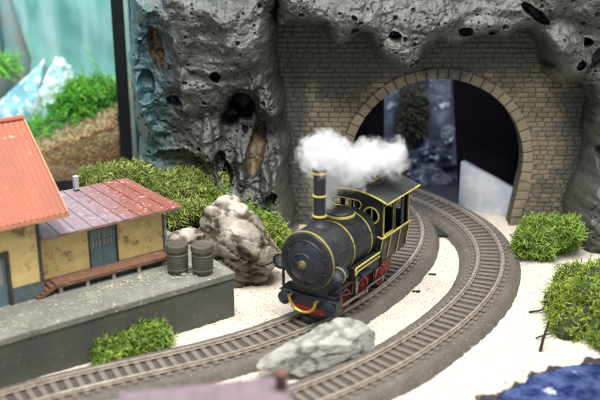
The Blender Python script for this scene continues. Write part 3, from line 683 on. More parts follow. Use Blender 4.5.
# scattered crumbs on the platform
mb = MB(); rr = random.Random(3)
for _ in range(190):
    c = rr.choice([(-5.0, 2.0), (-8.0, 1.7), (-6.8, 2.1), (-10, 2.2), (-12.5, 1.4), (-3.4, 2.4), (-2.6, 1.6)]); x, y = c[0] + rr.gauss(0, 1.1), c[1] + rr.gauss(0, .45)
    if not (-17 < x < -.4 and .3 < y < 3.1): continue
    r = rr.uniform(.04, .13) * (1.6 if rr.random() < .06 else 1)
    vs = [(x + r*rr.uniform(.6, 1.3)*math.cos(a), y + r*rr.uniform(.6, 1.3)*math.sin(a), HP + r*.25) for a in (0, 1.25, 2.5, 3.8, 5)] + [(x, y, HP + r*rr.uniform(.8, 1.2)), (x, y, HP - .02)]
    mb.add(vs, [(i, (i+1) % 5, 5) for i in range(5)] + [((i+1) % 5, i, 6) for i in range(5)])
o = mb.build('crumbs', M['crumb'], smooth=0); o.location = (PC.x, PC.y, 0); o.rotation_euler = (0, 0, math.atan2(.585, .811)); tag(o, 'pale crumbs and chips strewn over the dusty platform top', 'crumbs', kind='stuff')

# --- goods shed: x from -2.7 (right) to -10.2 (left)
shed = platform_frame(HP, 'goods_shed', 'yellow goods shed with red brown sheet roof and blue grey double door', 'shed')
SX0, SX1, SY0, SY1, SH = -10.19, -2.3, 4.15, 8.6, 3.35
def wall_panel(mb, x0, x1, z0, z1, holes, y0, y1):
    xs = sorted({x0, x1, *[h[0] for h in holes], *[h[1] for h in holes]}); zs = sorted({z0, z1, *[h[2] for h in holes], *[h[3] for h in holes]})
    for a, b_ in zip(xs[:-1], xs[1:]):
        for c, d in zip(zs[:-1], zs[1:]):
            if not any(h[0] <= (a+b_)/2 <= h[1] and h[2] <= (c+d)/2 <= h[3] for h in holes): mb.box(a, b_, y0, y1, c, d)
DX0, DX1, DZ0, DZ1 = -7.0, -5.4, .62, 2.85
w = MB(); wall_panel(w, SX0, SX1, .62, SH, [(DX0, DX1, .62, DZ1)], SY0, SY0+.22)
w.box(SX1-.22, SX1, SY0+.22, SY1, .62, SH); w.box(SX0, SX0+.22, SY0+.22, SY1, .62, SH); w.box(SX0+.22, SX1-.22, SY1-.22, SY1, .62, SH)
w.build('wall', M['yellow_wall'], shed, smooth=0)
MB().box(SX0-.05, SX1+.05, SY0-.06, SY1+.05, 0, .62).build('plinth', M['base_wall'], shed, bevel=.03)
# door

dm = MB()
wall_panel(dm, DX0, DX1, DZ0, DZ1, [(-6.85, -6.28, 1.75, 2.62), (-6.12, -5.55, 1.75, 2.62)], SY0+.04, SY0+.14)
dm.box(-6.225, -6.175, SY0+.01, SY0+.04, DZ0, DZ1)
dr = dm.build('door', M['door'], shed, smooth=0)
MB().box(-6.85, -5.55, SY0+.10, SY0+.12, 1.75, 2.62).build('pane', M['pane'], dr)
gb = MB()
for x in (-6.66, -6.47, -5.93, -5.74): gb.box(x-.025, x+.025, SY0+.05, SY0+.09, 1.75, 2.62)
gb.box(-6.85, -6.28, SY0+.05, SY0+.085, 2.16, 2.20); gb.box(-6.12, -5.55, SY0+.05, SY0+.085, 2.16, 2.20); gb.build('glazing_bar', M['door'], dr)
fb = MB(); fb.box(DX0-.10, DX0, SY0-.05, SY0+.06, DZ0, DZ1+.12); fb.box(DX1, DX1+.10, SY0-.05, SY0+.06, DZ0, DZ1+.12); fb.box(DX0, DX1, SY0-.05, SY0+.06, DZ1, DZ1+.12); fb.build('door_frame', M['timber'], dr)
# eaves beam and corner posts
MB().box(SX0-.02, SX1+.02, SY0-.04, SY0-.003, SH-.22, SH-.02).build('eaves_beam', M['base_wall'], shed)
cp = MB().box(SX1-.08, SX1+.03, SY0-.05, SY0+.05, .62, SH-.24); cp.build('corner_post', M['base_wall'], shed)
# roof: mono slope falling to the front, sheets with ribs, colour from violet grey (left) to red brown (right)
m, nt, b = new_mat('shed sheet roof'); tc = nd(nt, 'ShaderNodeTexCoord'); co = tc.outputs['Object']; sx = nd(nt, 'ShaderNodeSeparateXYZ'); lk(nt, co, sx.inputs[0])
mr = nd(nt, 'ShaderNodeMapRange'); mr.inputs['From Min'].default_value = -5.2; mr.inputs['From Max'].default_value = -2.6
ad = nd(nt, 'ShaderNodeMath', operation='MULTIPLY_ADD'); lk(nt, noise(nt, co, .8, 5), ad.inputs[0]); ad.inputs[1].default_value = 2.4; lk(nt, sx.outputs[0], ad.inputs[2])
lk(nt, ad.outputs[0], mr.inputs[0])
c_ = mixc(nt, mr.outputs[0], (.22, .165, .20), (.21, .068, .052))
c_ = mixc(nt, ramp(nt, noise(nt, co, 3.5, 6, .7), .56, .64), c_, (.42, .30, .27))
c_ = mixc(nt, ramp(nt, noise(nt, co, 1.6, 6, .7), .56, .70), c_, (.13, .05, .05))
lk(nt, c_, b.inputs['Base Color']); b.inputs['Roughness'].default_value = .62; b.inputs['Specular IOR Level'].default_value = .3
bp = nd(nt, 'ShaderNodeBump', _Strength=.3, _Distance=.05); lk(nt, noise(nt, co, 5, 6), bp.inputs['Height']); lk(nt, bp.outputs[0], b.inputs['Normal'])
M['shed_roof'] = m
RX0, RX1, RY0, RY1, RZ0, RZ1 = -10.15, -1.5, SY0 - 1.0, 8.75, SH + .02, SH + .42
def slope(x, y, dz=0): return Vector((x - .85*(y-RY0)/(RY1-RY0) * max(0, (x-RX0)/(RX1-RX0)), y, RZ0 + (RZ1-RZ0)*(y-RY0)/(RY1-RY0) + dz))
rf = MB(); rf.hexa([slope(RX0, RY0), slope(RX1, RY0), slope(RX1, RY1), slope(RX0, RY1)], [slope(RX0, RY0, .12), slope(RX1, RY0, .12), slope(RX1, RY1, .12), slope(RX0, RY1, .12)])
k = 0
x = RX0 + .1
while x < RX1:
    rf.hexa([slope(x-.035, RY0-.01, .115), slope(x+.035, RY0-.01, .115), slope(x+.035, RY1, .115), slope(x-.035, RY1, .115)], [slope(x-.02, RY0-.01, .17), slope(x+.02, RY0-.01, .17), slope(x+.02, RY1, .17), slope(x-.02, RY1, .17)]); x += .96
rf.build('roof', m, shed, smooth=0)
MB().hexa([slope(RX0, RY0-.03, -.03), slope(RX1+.03, RY0-.03, -.03), slope(RX1+.03, RY0+.03, -.03), slope(RX0, RY0+.03, -.03)], [slope(RX0, RY0-.03, .10), slope(RX1+.03, RY0-.03, .10), slope(RX1+.03, RY0-.002, .10), slope(RX0, RY0-.002, .10)]).build('gutter', surf('rusty gutter', (.26, .17, .12), (.12, .08, .07), 2, .5, .2, 8), shed)
MB().tube([(SX1+.55, SY0-.75, SH-.05), (SX1+.5, SY0-.55, SH-.32), (SX1+.15, SY0-.2, SH-.55), (SX1+.09, SY0-.08, SH-.8), (SX1+.09, SY0-.08, .7)], .06, 8).build('downpipe', M['pipe'], shed, smooth=60)
MB().box(-6.0, -5.7, 8.2, 8.5, SH+.6, SH+1.45).build('chimney', M['pipe'], shed, bevel=.03)
# loading deck with steps
dk = MB()
for i in range(5): dk.box(-9.6, -2.55, SY0-1.02+i*.195, SY0-1.02+i*.195+.18, .52, .62)
dk.box(-9.6, -2.55, SY0-1.06, SY0-1.0, .40, .62)
deck = dk.build('loading_deck', M['plank'], shed, smooth=0, bevel=.012, seg=1)
for x in (-9.3, -7.7, -6.1, -4.5, -2.9): MB().box(x-.1, x+.1, SY0-.98, SY0-.80, 0, .42).build('deck_post', M['crumb'] if x != -2.9 else M['plank'], deck)
dkb = MB().box(-9.5, -2.6, SY0-.9, SY0-.80, .22, .34).box(-9.5, -2.6, SY0-.5, SY0-.40, .3, .5); dkb.build('deck_beam', M['timber'], deck)
st = MB()
for i in range(4): st.box(-9.66-.26*(i+1), -9.66-.26*i+.05, SY0-1.0, SY0-.2, .46-.125*i, .52-.125*i)
for y in (SY0-1.06, SY0-.20): st.hexa([(-10.75, y, 0), (-10.55, y, 0), (-9.62, y, .38), (-9.62, y, .60)], [(-10.75, y+.06, 0), (-10.55, y+.06, 0), (-9.62, y+.06, .38), (-9.62, y+.06, .60)])
st.build('step', M['plank'], deck, smooth=0)

# --- station house at the left edge
house = platform_frame(HP, 'station_house', 'yellow station house with a large orange tiled roof, cut by the left edge', 'house')
HX0, HX1, HY0, HY1, HH = -22, -10.2, 3.4, 12.6, 4.75
w = MB(); wall_panel(w, HX0, HX1, .95, HH, [(-13.9, -12.0, .95, 3.0)], HY0, HY0+.25)
w.box(HX1-.25, HX1, HY0+.25, HY1, .95, HH); w.box(HX0, HX1-.25, HY1-.25, HY1, .95, HH)
w.hexa([(HX1-.25, HY0, HH), (HX1, HY0, HH), (HX1, HY1, HH), (HX1-.25, HY1, HH)], [(HX1-.25, (HY0+HY1)/2-.1, HH+3.0), (HX1, (HY0+HY1)/2-.1, HH+3.0), (HX1, (HY0+HY1)/2+.1, HH+3.0), (HX1-.25, (HY0+HY1)/2+.1, HH+3.0)])
w.build('wall', M['yellow_wall'], house, smooth=0)
MB().box(HX0, -13.9, HY0-.05, HY0+.2, 0, .95).box(-12.0, HX1+.03, HY0-.05, HY0+.2, 0, .95).box(HX1-.2, HX1+.05, HY0+.2, HY1, 0, .95).build('plinth', M['base_wall'], house, smooth=0)
dr = MB(); wall_panel(dr, -13.8, -12.1, 0, 2.9, [(-13.6, -12.95, 1.2, 2.7), (-12.85, -12.3, 1.2, 2.7)], HY0+.06, HY0+.16); dr = dr.build('door', M['door'], house, smooth=0)
MB().box(-13.65, -12.25, HY0+.11, HY0+.14, 1.15, 2.75).build('pane', M['pane'], dr)
MB().box(-12.12, -11.93, HY0-.10, HY0+.12, 0, 2.9).box(-13.97, -13.78, HY0-.10, HY0+.12, 0, 2.9).box(-13.97, -11.93, HY0-.11, HY0+.12, 2.9, 3.12).build('door_frame', M['timber'], dr, smooth=0)
MB().box(HX0, HX1+.04, HY0-.12, HY0-.002, HH-.45, HH-.02).build('eaves_beam', M['timber'], house)
MB().box(HX1-.12, HX1+.05, HY0-.08, HY0+.05, .95, HH-.46).build('corner_post', M['timber'], house)
m, nt, b = new_mat('orange tile roof'); tc = nd(nt, 'ShaderNodeTexCoord'); co = tc.outputs['Object']
c_ = mixc(nt, ramp(nt, noise(nt, co, .45, 5), .35, .65), (.36, .095, .045), (.28, .085, .05))
c_ = mixc(nt, ramp(nt, noise(nt, co, 2.6, 6, .7), .62, .70), c_, (.52, .33, .26))
c_ = mixc(nt, ramp(nt, noise(nt, co, 1.5, 6, .7), .58, .72), c_, (.24, .085, .055))
lk(nt, c_, b.inputs['Base Color']); b.inputs['Roughness'].default_value = .55
M['tile'] = m
EY, EZ, RYm, RZm = HY0-.85, HH-.05, 8.0, HH+4.0     # eave and ridge
VX = -8.8                                           # verge (right edge of the roof)
V, F = [], []
cols = np.arange(-23, VX, .08); rows = 34
for side in (0, 1):
    base = len(V)
    for j in range(rows*2+1):
        f = j/(rows*2)
        lift = .06 if j % 2 else 0.0
        if side == 0: y, zz = EY + (RYm-EY)*f, EZ + (RZm-EZ)*f
        else: y, zz = RYm + (13.4-RYm)*(1-f), RZm - (RZm-HH)*(1-f)
        for x in cols: V.append((x, y - (.05 if side == 0 else -.05)*(j % 2), zz + .13 + .03*math.sin(x*2*PI/.32) + (.05 if j % 2 == 0 else 0)))
    m_ = len(cols)
    for j in range(rows*2):
        for i in range(m_-1): F.append((base+j*m_+i, base+j*m_+i+1, base+(j+1)*m_+i+1, base+(j+1)*m_+i))
roof = np_mesh('roof', V, F, m, house, smooth=False)
rb = MB().hexa([(-23, EY, EZ), (VX-.02, EY, EZ), (VX-.02, RYm, RZm), (-23, RYm, RZm)], [(-23, EY, EZ+.1), (VX-.02, EY, EZ+.1), (VX-.02, RYm, RZm+.1), (-23, RYm, RZm+.1)])
rb.hexa([(-23, 13.4, HH), (VX-.02, 13.4, HH), (VX-.02, RYm, RZm), (-23, RYm, RZm)], [(-23, 13.4, HH+.1), (VX-.02, 13.4, HH+.1), (VX-.02, RYm, RZm+.1), (-23, RYm, RZm+.1)])
rb.build('roof_board', M['timber'], roof, smooth=0)
MB().hexa([(VX-.03, EY-.06, EZ+.0), (VX+.07, EY-.06, EZ+.0), (VX+.07, RYm, RZm+.02), (VX-.03, RYm, RZm+.02)], [(VX-.03, EY-.06, EZ+.26), (VX+.07, EY-.06, EZ+.26), (VX+.07, RYm, RZm+.28), (VX-.03, RYm, RZm+.28)]).box(-23, VX+.06, EY-.12, EY-.07, EZ-.02, EZ+.17).build('verge_board', surf('faded orange board', (.50, .24, .13), (.4, .17, .09), 2, .6, .2, 8), roof, smooth=0)
MB().tube([(-23, RYm, RZm+.2), (VX+.08, RYm, RZm+.2)], .17, 8).build('ridge_tile', m, roof)

# --- barrels
def barrel(label, p, rz):
    t = thing('barrel', label, 'barrel', (p.x, p.y, HP), rz, 'barrels on the platform edge')
    MB().lathe([(.50, 0), (.535, .02), (.60, .35), (.635, .75), (.625, 1.15), (.57, 1.42), (.55, 1.46)]).build('body', M['barrel'], t, smooth=50)
    V = MB(); n_ = 48
    prof = [(.56, 1.40), (.665, 1.44), (.675, 1.70), (.63, 1.80), (.56, 1.83), (.50, 1.80), (.02, 1.82)]
    V.lathe(prof, n=n_)
    for i in range(len(V.v)):
        x, y, z = V.v[i]
        if 1.42 < z < 1.75 and (i % 2): V.v[i] = (x*.965, y*.965, z)
    V.build('lid', M['barrel'], t, smooth=30)
    for z_, r_ in ((.33, .605), (1.22, .622)): MB().ring((0, 0, z_), r_, .03, 'Z', 40, 6).build('hoop', M['hoop'], t)
    return t
barrel('olive grey barrel standing next to the shed wall, left of the pair', G(178, 272, HP), .3)
barrel('olive grey barrel nearer the platform corner and the cream rock, right of the pair', G(203, 273, HP), 1.1)

# ------------------------------------------------------------------ locomotive (local x: viewer's right, local y: back along the engine, z above the rails)
TH_ = rad(33)
RZ_ = TZ + .27
loco = thing('steam_locomotive', 'black tank steam locomotive with yellow lining and red wheels, smoking by the tunnel', 'locomotive', (.449, 48.04, RZ_), -TH_)
BZc, BR = 3.93, 1.66
# chassis
MB().box(-.50, .50, .5, 8.4, .35, 1.15).build('frame', M['red'], loco, bevel=.03)
MB().box(-1.46, 1.46, .3, 8.9, 1.98, 2.12).box(-1.72, 1.72, .12, .75, 1.62, 1.99).build('footplate', M['loco_black'], loco, bevel=.03)
bm_ = MB().box(-1.82, 1.82, -.05, .14, 1.12, 1.72); beam = bm_.build('buffer_beam', M['loco_navy'], loco, bevel=.06, seg=3)
MB().box(-1.86, 1.86, -.12, .55, 1.721, 1.80).build('beam_cap', M['loco_navy'], beam, bevel=.03)
for s in (-1, 1): MB().lathe([(.02, -.34), (.30, -.33), (.40, -.27), (.41, -.16), (.24, -.12), (.22, .1)], (s*1.46, 0, 1.36), 'Y', 28).build('buffer', M['loco_navy'], loco, smooth=50)
MB().hexa([(-1.15, -.02, .74), (1.15, -.02, .74), (1.15, .12, .74), (-1.15, .12, .74)], [(-1.25, -.02, 1.118), (1.25, -.02, 1.118), (1.25, .12, 1.118), (-1.25, .12, 1.118)]).build('guard_plate', M['red'], loco, bevel=.04)
hk = MB().ring((-.12, -.42, 1.66), .86, .085, 'Y', 26, 10, t0=PI*1.02, t1=PI*1.98, sz=.88); hook = hk.build('coupling_hook', M['gold'], loco)
MB().tube([(-1.0, .0, 1.66), (-1.0, -.45, 1.66)], [.07, .11], 12).tube([(.76, .0, 1.66), (.76, -.45, 1.66)], [.07, .11], 12).build('coupling_pin', M['brass'], hook)
# smokebox, boiler
sb = MB().lathe([(.02, -.28), (BR*.9, -.28), (BR*.985, -.22), (BR+.02, -.1), (BR+.02, 1.75), (BR-.03, 1.80)], (0, 0, BZc), 'Y', 56)
for k in range(40):
    t = 2*PI*k/40; sb.lathe([(.045, -.30), (.04, -.325), (.02, -.34)], (math.cos(t)*1.44, 0, BZc+math.sin(t)*1.44), 'Y', 8)
for k in range(6):
    t = 2*PI*(k+.5)/6; sb.box(math.cos(t)*1.2-.07, math.cos(t)*1.2+.07, -.43, -.28, BZc-.08+math.sin(t)*1.2-.07, BZc-.08+math.sin(t)*1.2+.07)
smokebox = sb.build('smokebox', M['loco_black'], loco, smooth=40)
dd_ = MB().lathe([(.02, -.62), (.35, -.60), (.8, -.51), (1.12, -.38), (1.22, -.30), (1.22, -.25)], (-.0, 0, BZc-.08), 'Y', 48); door = dd_.build('smokebox_door', M['loco_navy'], smokebox, smooth=40)
MB().lathe([(.02, -.80), (.10, -.79), (.12, -.70), (.24, -.68), (.26, -.60)], (0, 0, BZc-.08), 'Y', 24).ring((0, -.66, BZc-.08), .20, .03, 'Y', 24, 6).build('door_handle', M['brass'], door)
MB().ring((0, -.56, BZc-.08), .62, .035, 'Y', 40, 6).tube([(-.5, -.70, BZc+.22), (0, -.78, BZc-.08)], .035, 6).tube([(.06, -.74, BZc-.60), (0, -.78, BZc-.08)], .035, 6).build('locking_bar', M['loco_navy'], door)
hg = MB()
for zz in (-.5, .42): hg.box(.55, 1.45, -.42, -.33, BZc+zz-.05, BZc+zz+.05)
hg.ring((0, -.28, BZc-.08), 1.30, .05, 'Y', 48, 6); hg.build('hinge', M['loco_navy'], door)
MB().lathe([(BR-.11, 1.78), (BR-.11, 5.2)], (0, 0, BZc-.06), 'Y', 56).build('boiler', M['loco_black'], loco, smooth=40)
bd = lambda y, R_, dz=0: MB().lathe([(R_, y-.040), (R_+.024, y-.032), (R_+.024, y+.032), (R_, y+.040)], (0, 0, BZc+dz), 'Y', 64).build('boiler_band', M['yellow'], loco, smooth=30)
bd(-.05, BR+.012); bd(2.45, BR-.11, -.06); bd(4.45, BR-.11, -.06)
# saddle under the smokebox
MB().hexa([(-1.25, .1, 1.80), (1.25, .1, 1.80), (1.25, 1.7, 1.80), (-1.25, 1.7, 1.80)], [(-1.05, .1, 2.75), (1.05, .1, 2.75), (1.05, 1.7, 2.75), (-1.05, 1.7, 2.75)]).build('saddle', M['loco_black'], loco, bevel=.04)
# chimney
zb = BZc + BR - .02
ch = MB().lathe([(.70, -.16), (.68, .02), (.54, .16), (.42, .34), (.345, .52), (.33, .7), (.33, 1.55), (.345, 3.0), (.355, 3.06), (.41, 3.08), (.42, 3.32), (.36, 3.36), (.27, 3.36), (.26, 2.7)], (0, 1.15, zb), 'Z', 36); chim = ch.build('chimney', M['loco_black'], loco, smooth=40)
for z_, r_ in ((.62, .345), (1.80, .345), (3.12, .415)): MB().ring((0, 1.15, zb+z_), r_, .06, 'Z', 36, 8).build('chimney_band', M['yellow'], chim)
# dome with yellow band
dm = MB().lathe([(.92, -.30), (.90, -.02), (.84, .06), (.84, .24), (.80, .33), (.62, .42), (.3, .50), (.02, .52)], (0, 3.35, zb-.1), 'Z', 40).build('steam_dome', M['loco_black'], loco, smooth=40)
MB().lathe([(.86, .06), (.90, .08), (.90, .19), (.86, .22)], (0, 3.35, zb-.1), 'Z', 40).build('dome_band', M['yellow'], dm)
MB().cyl((0, 4.5, zb-.1), (0, 4.5, zb+.45), .1).build('whistle', M['brass'], loco)
# side tanks with lining
for s in (-1, 1):
    x0, x1 = (1.05, 1.74) if s > 0 else (-1.74, -1.05)
    tk = MB().box(x0, x1, 2.25, 5.1, 2.13, 2.95).build('side_tank', M['loco_black'], loco, bevel=.07, seg=3)
    e = s*1.755
    ln = MB().tube([(e, 2.25, 2.55), (e, 2.22, 2.85), (s*1.74, 2.35, 2.96), (s*1.74, 5.1, 2.96)], .05, 6); ln.tube([(e, 2.25, 2.55), (s*1.76, 2.5, 2.72), (s*1.76, 5.1, 2.72)], .03, 6)
    ln.build('tank_lining', M['yellow'], tk)
    MB().box(min(s*1.75, s*1.98), max(s*1.75, s*1.98), 2.7, 3.9, 2.25, 2.45).build('tank_step', M['loco_navy'], tk, bevel=.03)
# lamps
for s in (-1, 1):
    lx = s*1.86; ly = .15; lz = 3.42
    lp = MB().lathe([(.34, .48), (.40, .42), (.42, -.02), (.46, -.06), (.46, -.22), (.40, -.22), (.38, -.12), (.02, -.12)], (lx, ly, lz), 'Y', 32).build('headlamp', M['loco_navy'], loco, smooth=40)
    MB().lathe([(.02, -.20), (.25, -.18), (.37, -.135), (.37, -.125)], (lx, ly, lz), 'Y', 28).build('lens', M['lens'], lp, smooth=60)
    MB().ring((lx, ly-.02, lz), .45, .03, 'Y', 32, 6).build('lamp_band', M['yellow'], lp)
    MB().cyl((lx, ly+.15, lz+.36), (lx, ly+.15, lz+.56), .12, .08).build('lamp_cap', M['loco_navy'], lp)
    MB().box(lx-.06, lx+.06, ly+.1, ly+.22, 1.79, lz-.38).box(min(lx, s*1.5), max(lx, s*1.5), ly+.1, ly+.22, lz-.06, lz+.06).build('lamp_bracket', M['loco_black'], lp)
# handrails on boiler
for s in (-1, 1): MB().tube([(s*1.62, .5, BZc+.55), (s*1.66, .6, BZc+.62), (s*1.66, 4.9, BZc+.62), (s*1.62, 5.0, BZc+.55)], .03, 6).build('handrail', M['loco_black'], loco)
# cab: lower panels taper in, belt line, open windows, curved roof
CY0, CY1 = 5.15, 8.65; ZB, ZBelt, ZT = 2.2, 3.82, 6.02
cb = MB()
for s in (-1, 1):
    a, c_ = s*1.60, s*1.86; t_ = -s*.1
    cb.hexa([(a, CY0, ZB), (a, CY1, ZB), (a+t_, CY1, ZB), (a+t_, CY0, ZB)], [(c_, CY0, ZBelt), (c_, CY1, ZBelt), (c_+t_, CY1, ZBelt), (c_+t_, CY0, ZBelt)])
    for (y0, y1) in ((CY0, CY0+.16), (6.5, 6.9), (7.62, 7.95), (CY1-.25, CY1)): cb.box(min(s*1.80, s*1.70), max(s*1.80, s*1.70), y0, y1, ZBelt, ZT)
    cb.box(min(s*1.80, s*1.70), max(s*1.80, s*1.70), CY0+.16, CY1-.22, ZT-.22, ZT-.001)
cb.box(-1.48, 1.48, CY0+.12, CY1-.1, 2.201, 2.3)
wall_panel(cb, -1.69, 1.69, 2.301, ZT, [(-1.3, -.5, 4.5, 5.5), (.5, 1.3, 4.5, 5.5)], CY1-.12, CY1-.02); cb.box(-1.4, 1.4, CY0+.11, CY0+.5, 2.301, 4.6)
cab = cb.build('cab', M['loco_black'], loco, bevel=.02, seg=1, smooth=0)
# cab front sheet with arched top, holes for the windows
def roof_z(x): return ZT + .50*(1-(x/2.2)**2)
xs = np.linspace(-1.8, 1.8, 91); zs = np.linspace(2.0, 6.6, 116); V = []; F = []; idm = {}
def hole(x, z):
    if math.hypot(x-1.08, z-5.12) < .47: return True
    if -1.62 < x < .38 and abs(z-5.62) < .24: 
        xx = min(max(x, -1.38), .14); return math.hypot(x-xx, z-5.62) < .24
    return False
def vid(i, j, y):
    k_ = (i, j, y)
    if k_ not in idm:
        z_ = min(zs[j], roof_z(xs[i])); idm[k_] = len(V); V.append((xs[i], y, z_))
    return idm[k_]
for i in range(90):
    for j in range(115):
        x, z = (xs[i]+xs[i+1])/2, (zs[j]+zs[j+1])/2
        if z > roof_z(x) or hole(x, z): continue
        F.append((vid(i, j, CY0), vid(i+1, j, CY0), vid(i+1, j+1, CY0), vid(i, j+1, CY0))); F.append((vid(i, j, CY0+.1), vid(i, j+1, CY0+.1), vid(i+1, j+1, CY0+.1), vid(i+1, j, CY0+.1)))
np_mesh('cab_front', V, F, M['loco_black'], loco, smooth=False)
wr = MB().ring((1.08, CY0-.02, 5.12), .50, .05, 'Y', 40, 8)
wr.tube([(1.08, CY0+.05, 4.66), (1.08, CY0+.05, 5.6)], .03, 6)
pl = [(-1.38 - .27*math.sin(t), CY0-.02, 5.62 + .27*math.cos(t)) for t in np.linspace(0, PI, 12)] + [(.14 + .27*math.sin(t), CY0-.02, 5.62 - .27*math.cos(t)) for t in np.linspace(0, PI, 12)]; pl.append(pl[0])
wr.tube(pl, .045, 6, cap=False)
wr.build('window_trim', M['yellow'], cab)
ct = MB()
for s in (-1, 1):
    e = s*1.885
    ct.tube([(e, CY0-.03, ZBelt+.02), (e, CY1, ZBelt+.02)], .068, 6)
    for y in (CY0+.02, 6.25, 7.45, CY1-.04): ct.tube([(s*1.625, y, ZB), (s*1.885, y, ZBelt)], .042 if y != CY0+.02 else .03, 6)
    yy = [CY0+.18, 6.52]; e2 = s*1.81
    ct.tube([(e2, yy[0], ZBelt+.12), (e2, yy[0], ZT-.3), (e2, yy[1], ZT-.3), (e2, yy[1], ZBelt+.12), (e2, yy[0], ZBelt+.12)], .05, 6)
    ct.tube([(e2, CY1-.1, ZBelt+.1), (e2, CY1-.1, ZT-.3)], .035, 6)
for s in (-1, 1): ct.tube([(s*(1.60 + .26*((3.4 - q*.07 - ZB)/(ZBelt-ZB)) + .012), 5.72 + .09*math.sin(q*1.05), 3.4 - q*.07) for q in range(7)], .022, 5)
ct.tube([(1.85, CY0-.03, ZBelt), (1.15, CY0-.03, ZBelt+.15)], .05, 6)
ct.build('cab_lining', M['yellow'], cab)
rfm = MB(); nx = 20
top = []; bot = []
for y in (4.95, 9.05):
    for i in range(nx+1):
        x = -2.22 + 4.44*i/nx; z = ZT + .50*(1-(x/2.22)**2); top.append((x, y, z+.11)); bot.append((x, y, z+.01))
n_ = nx+1
fs = [(i, i+1, n_+i+1, n_+i) for i in range(nx)]
rfm.add(top + bot, fs + [(2*n_+i+1, 2*n_+i, 3*n_+i, 3*n_+i+1) for i in range(nx)] + [(i+1, i, 2*n_+i, 2*n_+i+1) for i in range(nx)] + [(n_+i, n_+i+1, 3*n_+i+1, 3*n_+i) for i in range(nx)] + [(0, n_, 3*n_, 2*n_), (n_+nx, nx, 2*n_+nx, 3*n_+nx)])
M['roof_grey'] = surf('weathered black roof', (.032, .034, .036), (.055, .057, .056), 1.1, .46, .3, 9, spots=(.12, .12, .11), spot_sc=5, spot_t=.68)
croof = rfm.build('cab_roof', M['roof_grey'], loco, smooth=30)
le = MB(); edge = [(-2.22 + 4.44*i/nx, 4.93, ZT + .50*(1-((-2.22 + 4.44*i/nx)/2.22)**2) + .06) for i in range(nx+1)]
le.tube(edge + [(2.24, 9.07, ZT+.06)], .055, 6); le.tube([(-2.24, 4.93, ZT+.06), (-2.24, 9.07, ZT+.06)], .055, 6)
le.build('roof_lining', M['yellow'], croof)
ht = MB().box(-.78, .78, 5.75, 7.75, ZT+.45, ZT+1.02).build('roof_hatch', M['roof_grey'], croof, bevel=.03)
hx = .80; MB().tube([(-hx, 5.73, ZT+1.0), (hx, 5.73, ZT+1.0), (hx, 7.77, ZT+1.0), (-hx, 7.77, ZT+1.0), (-hx, 5.73, ZT+1.0)], .05, 6).build('hatch_lining', M['yellow'], ht)
# steps and skirts under the cab
MB().box(-1.56, 1.56, CY0+.1, CY1+.1, 2.121, 2.2).build('cab_base', M['loco_black'], loco, bevel=.04)
# wheels
def wheel(x, y, R_, parent, s):
    w = MB()
    w.ring((x, y, R_), R_-.07, .07, 'X', 32, 8)
    w.cyl((x-.06, y, R_), (x+.06, y, R_), .15, n=16)
    for k in range(8):
        t = k*PI/4; w.tube([(x, y, R_), (x, y+math.cos(t)*(R_-.1), R_+math.sin(t)*(R_-.1))], .055, 6)
    o = w.build('wheel', M['red'], parent)
    MB().ring((x + s*.03, y, R_), R_-.02, .045, 'X', 36, 6).ring((x - s*.07, y, R_), R_+.03, .03, 'X', 36, 6).build('tyre', M['steel'], o)
    MB().lathe([(.02, -.03), (R_*.8, -.03), (R_*.8, .01), (.02, .01)], (x - s*.05, y, R_), 'X', 24).build('wheel_web', M['red'], o)
WR = .66
for y in (2.55, 4.65, 6.9):
    for s in (-1, 1): wheel(s*.84, y, WR, loco, s)
for s in (-1, 1):
    MB().box(min(s*.86, s*.6), max(s*.86, s*.6), 7.0, 8.3, .5, 1.4).build('axle_guard', M['red'], loco, bevel=.04)
    rx = s*1.12
    MB().hexa([(rx-.035, .9, .62), (rx+.035, .9, .62), (rx+.035, 4.7, .42), (rx-.035, 4.7, .42)], [(rx-.035, .9, .80), (rx+.035, .9, .80), (rx+.035, 4.7, .60), (rx-.035, 4.7, .60)]).cyl((rx-.08, 4.65, .52), (rx+.08, 4.65, .52), .15, n=16).build('connecting_rod', M['steel'], loco)
    rx = s*1.0
    MB().box(rx-.03, rx+.03, 2.5, 6.95, .46, .60).cyl((rx-.05, 2.55, .53), (rx+.05, 2.55, .53), .13, n=16).cyl((rx-.05, 6.9, .53), (rx+.05, 6.9, .53), .13, n=16).build('coupling_rod', M['steel'], loco)
    MB().box(min(s*.9, s*1.42), max(s*.9, s*1.42), .5, 1.5, .5, 1.6).build('cylinder_block', M['loco_black'], loco, bevel=.1, seg=3)
    MB().tube([(s*1.0, 1.9, 1.25), (s*1.05, 3.1, .9), (s*1.05, 3.4, 1.97)], .05, 6).box(min(s*.95, s*1.08), max(s*.95, s*1.08), 3.5, 3.75, .45, 1.97).build('valve_gear', M['steel'], loco)

# ------------------------------------------------------------------ smoke: a white woolly puff blown back from the chimney
def LW(a, b_, z):   # locomotive frame -> layout
    return Vector((.449 + a*math.sin(TH_) + b_*math.cos(TH_), 48.04 + a*math.cos(TH_) - b_*math.sin(TH_), z))
blobs = []
def bl(px, py, y, rx, rz, ry=None): c = W(px, py, y); blobs.append((c, (rx, ry or (rx+rz)/2, rz)))
bl(325, 157, 49.9, 1.30, 1.40); bl(339, 168, 50.4, 1.30, 1.25); bl(314, 152, 49.6, .80, .90); bl(352, 176, 51.2, 1.0, .8); bl(374, 158, 52.4, 1.45, 1.1); bl(400, 152, 53.0, .55, .7); bl(391, 169, 52.8, .7, .6); bl(321, 177, 49.3, .42, .45); bl(308, 163, 49.8, .5, .55); bl(391, 158, 52.8, 1.0, 1.05); bl(361, 168, 51.4, .9, .7); bl(334, 184, 50.2, .62, .80); bl(327, 200, 50.0, .40, .70); bl(321, 212, 49.7, .5, .35)
hull = MB()
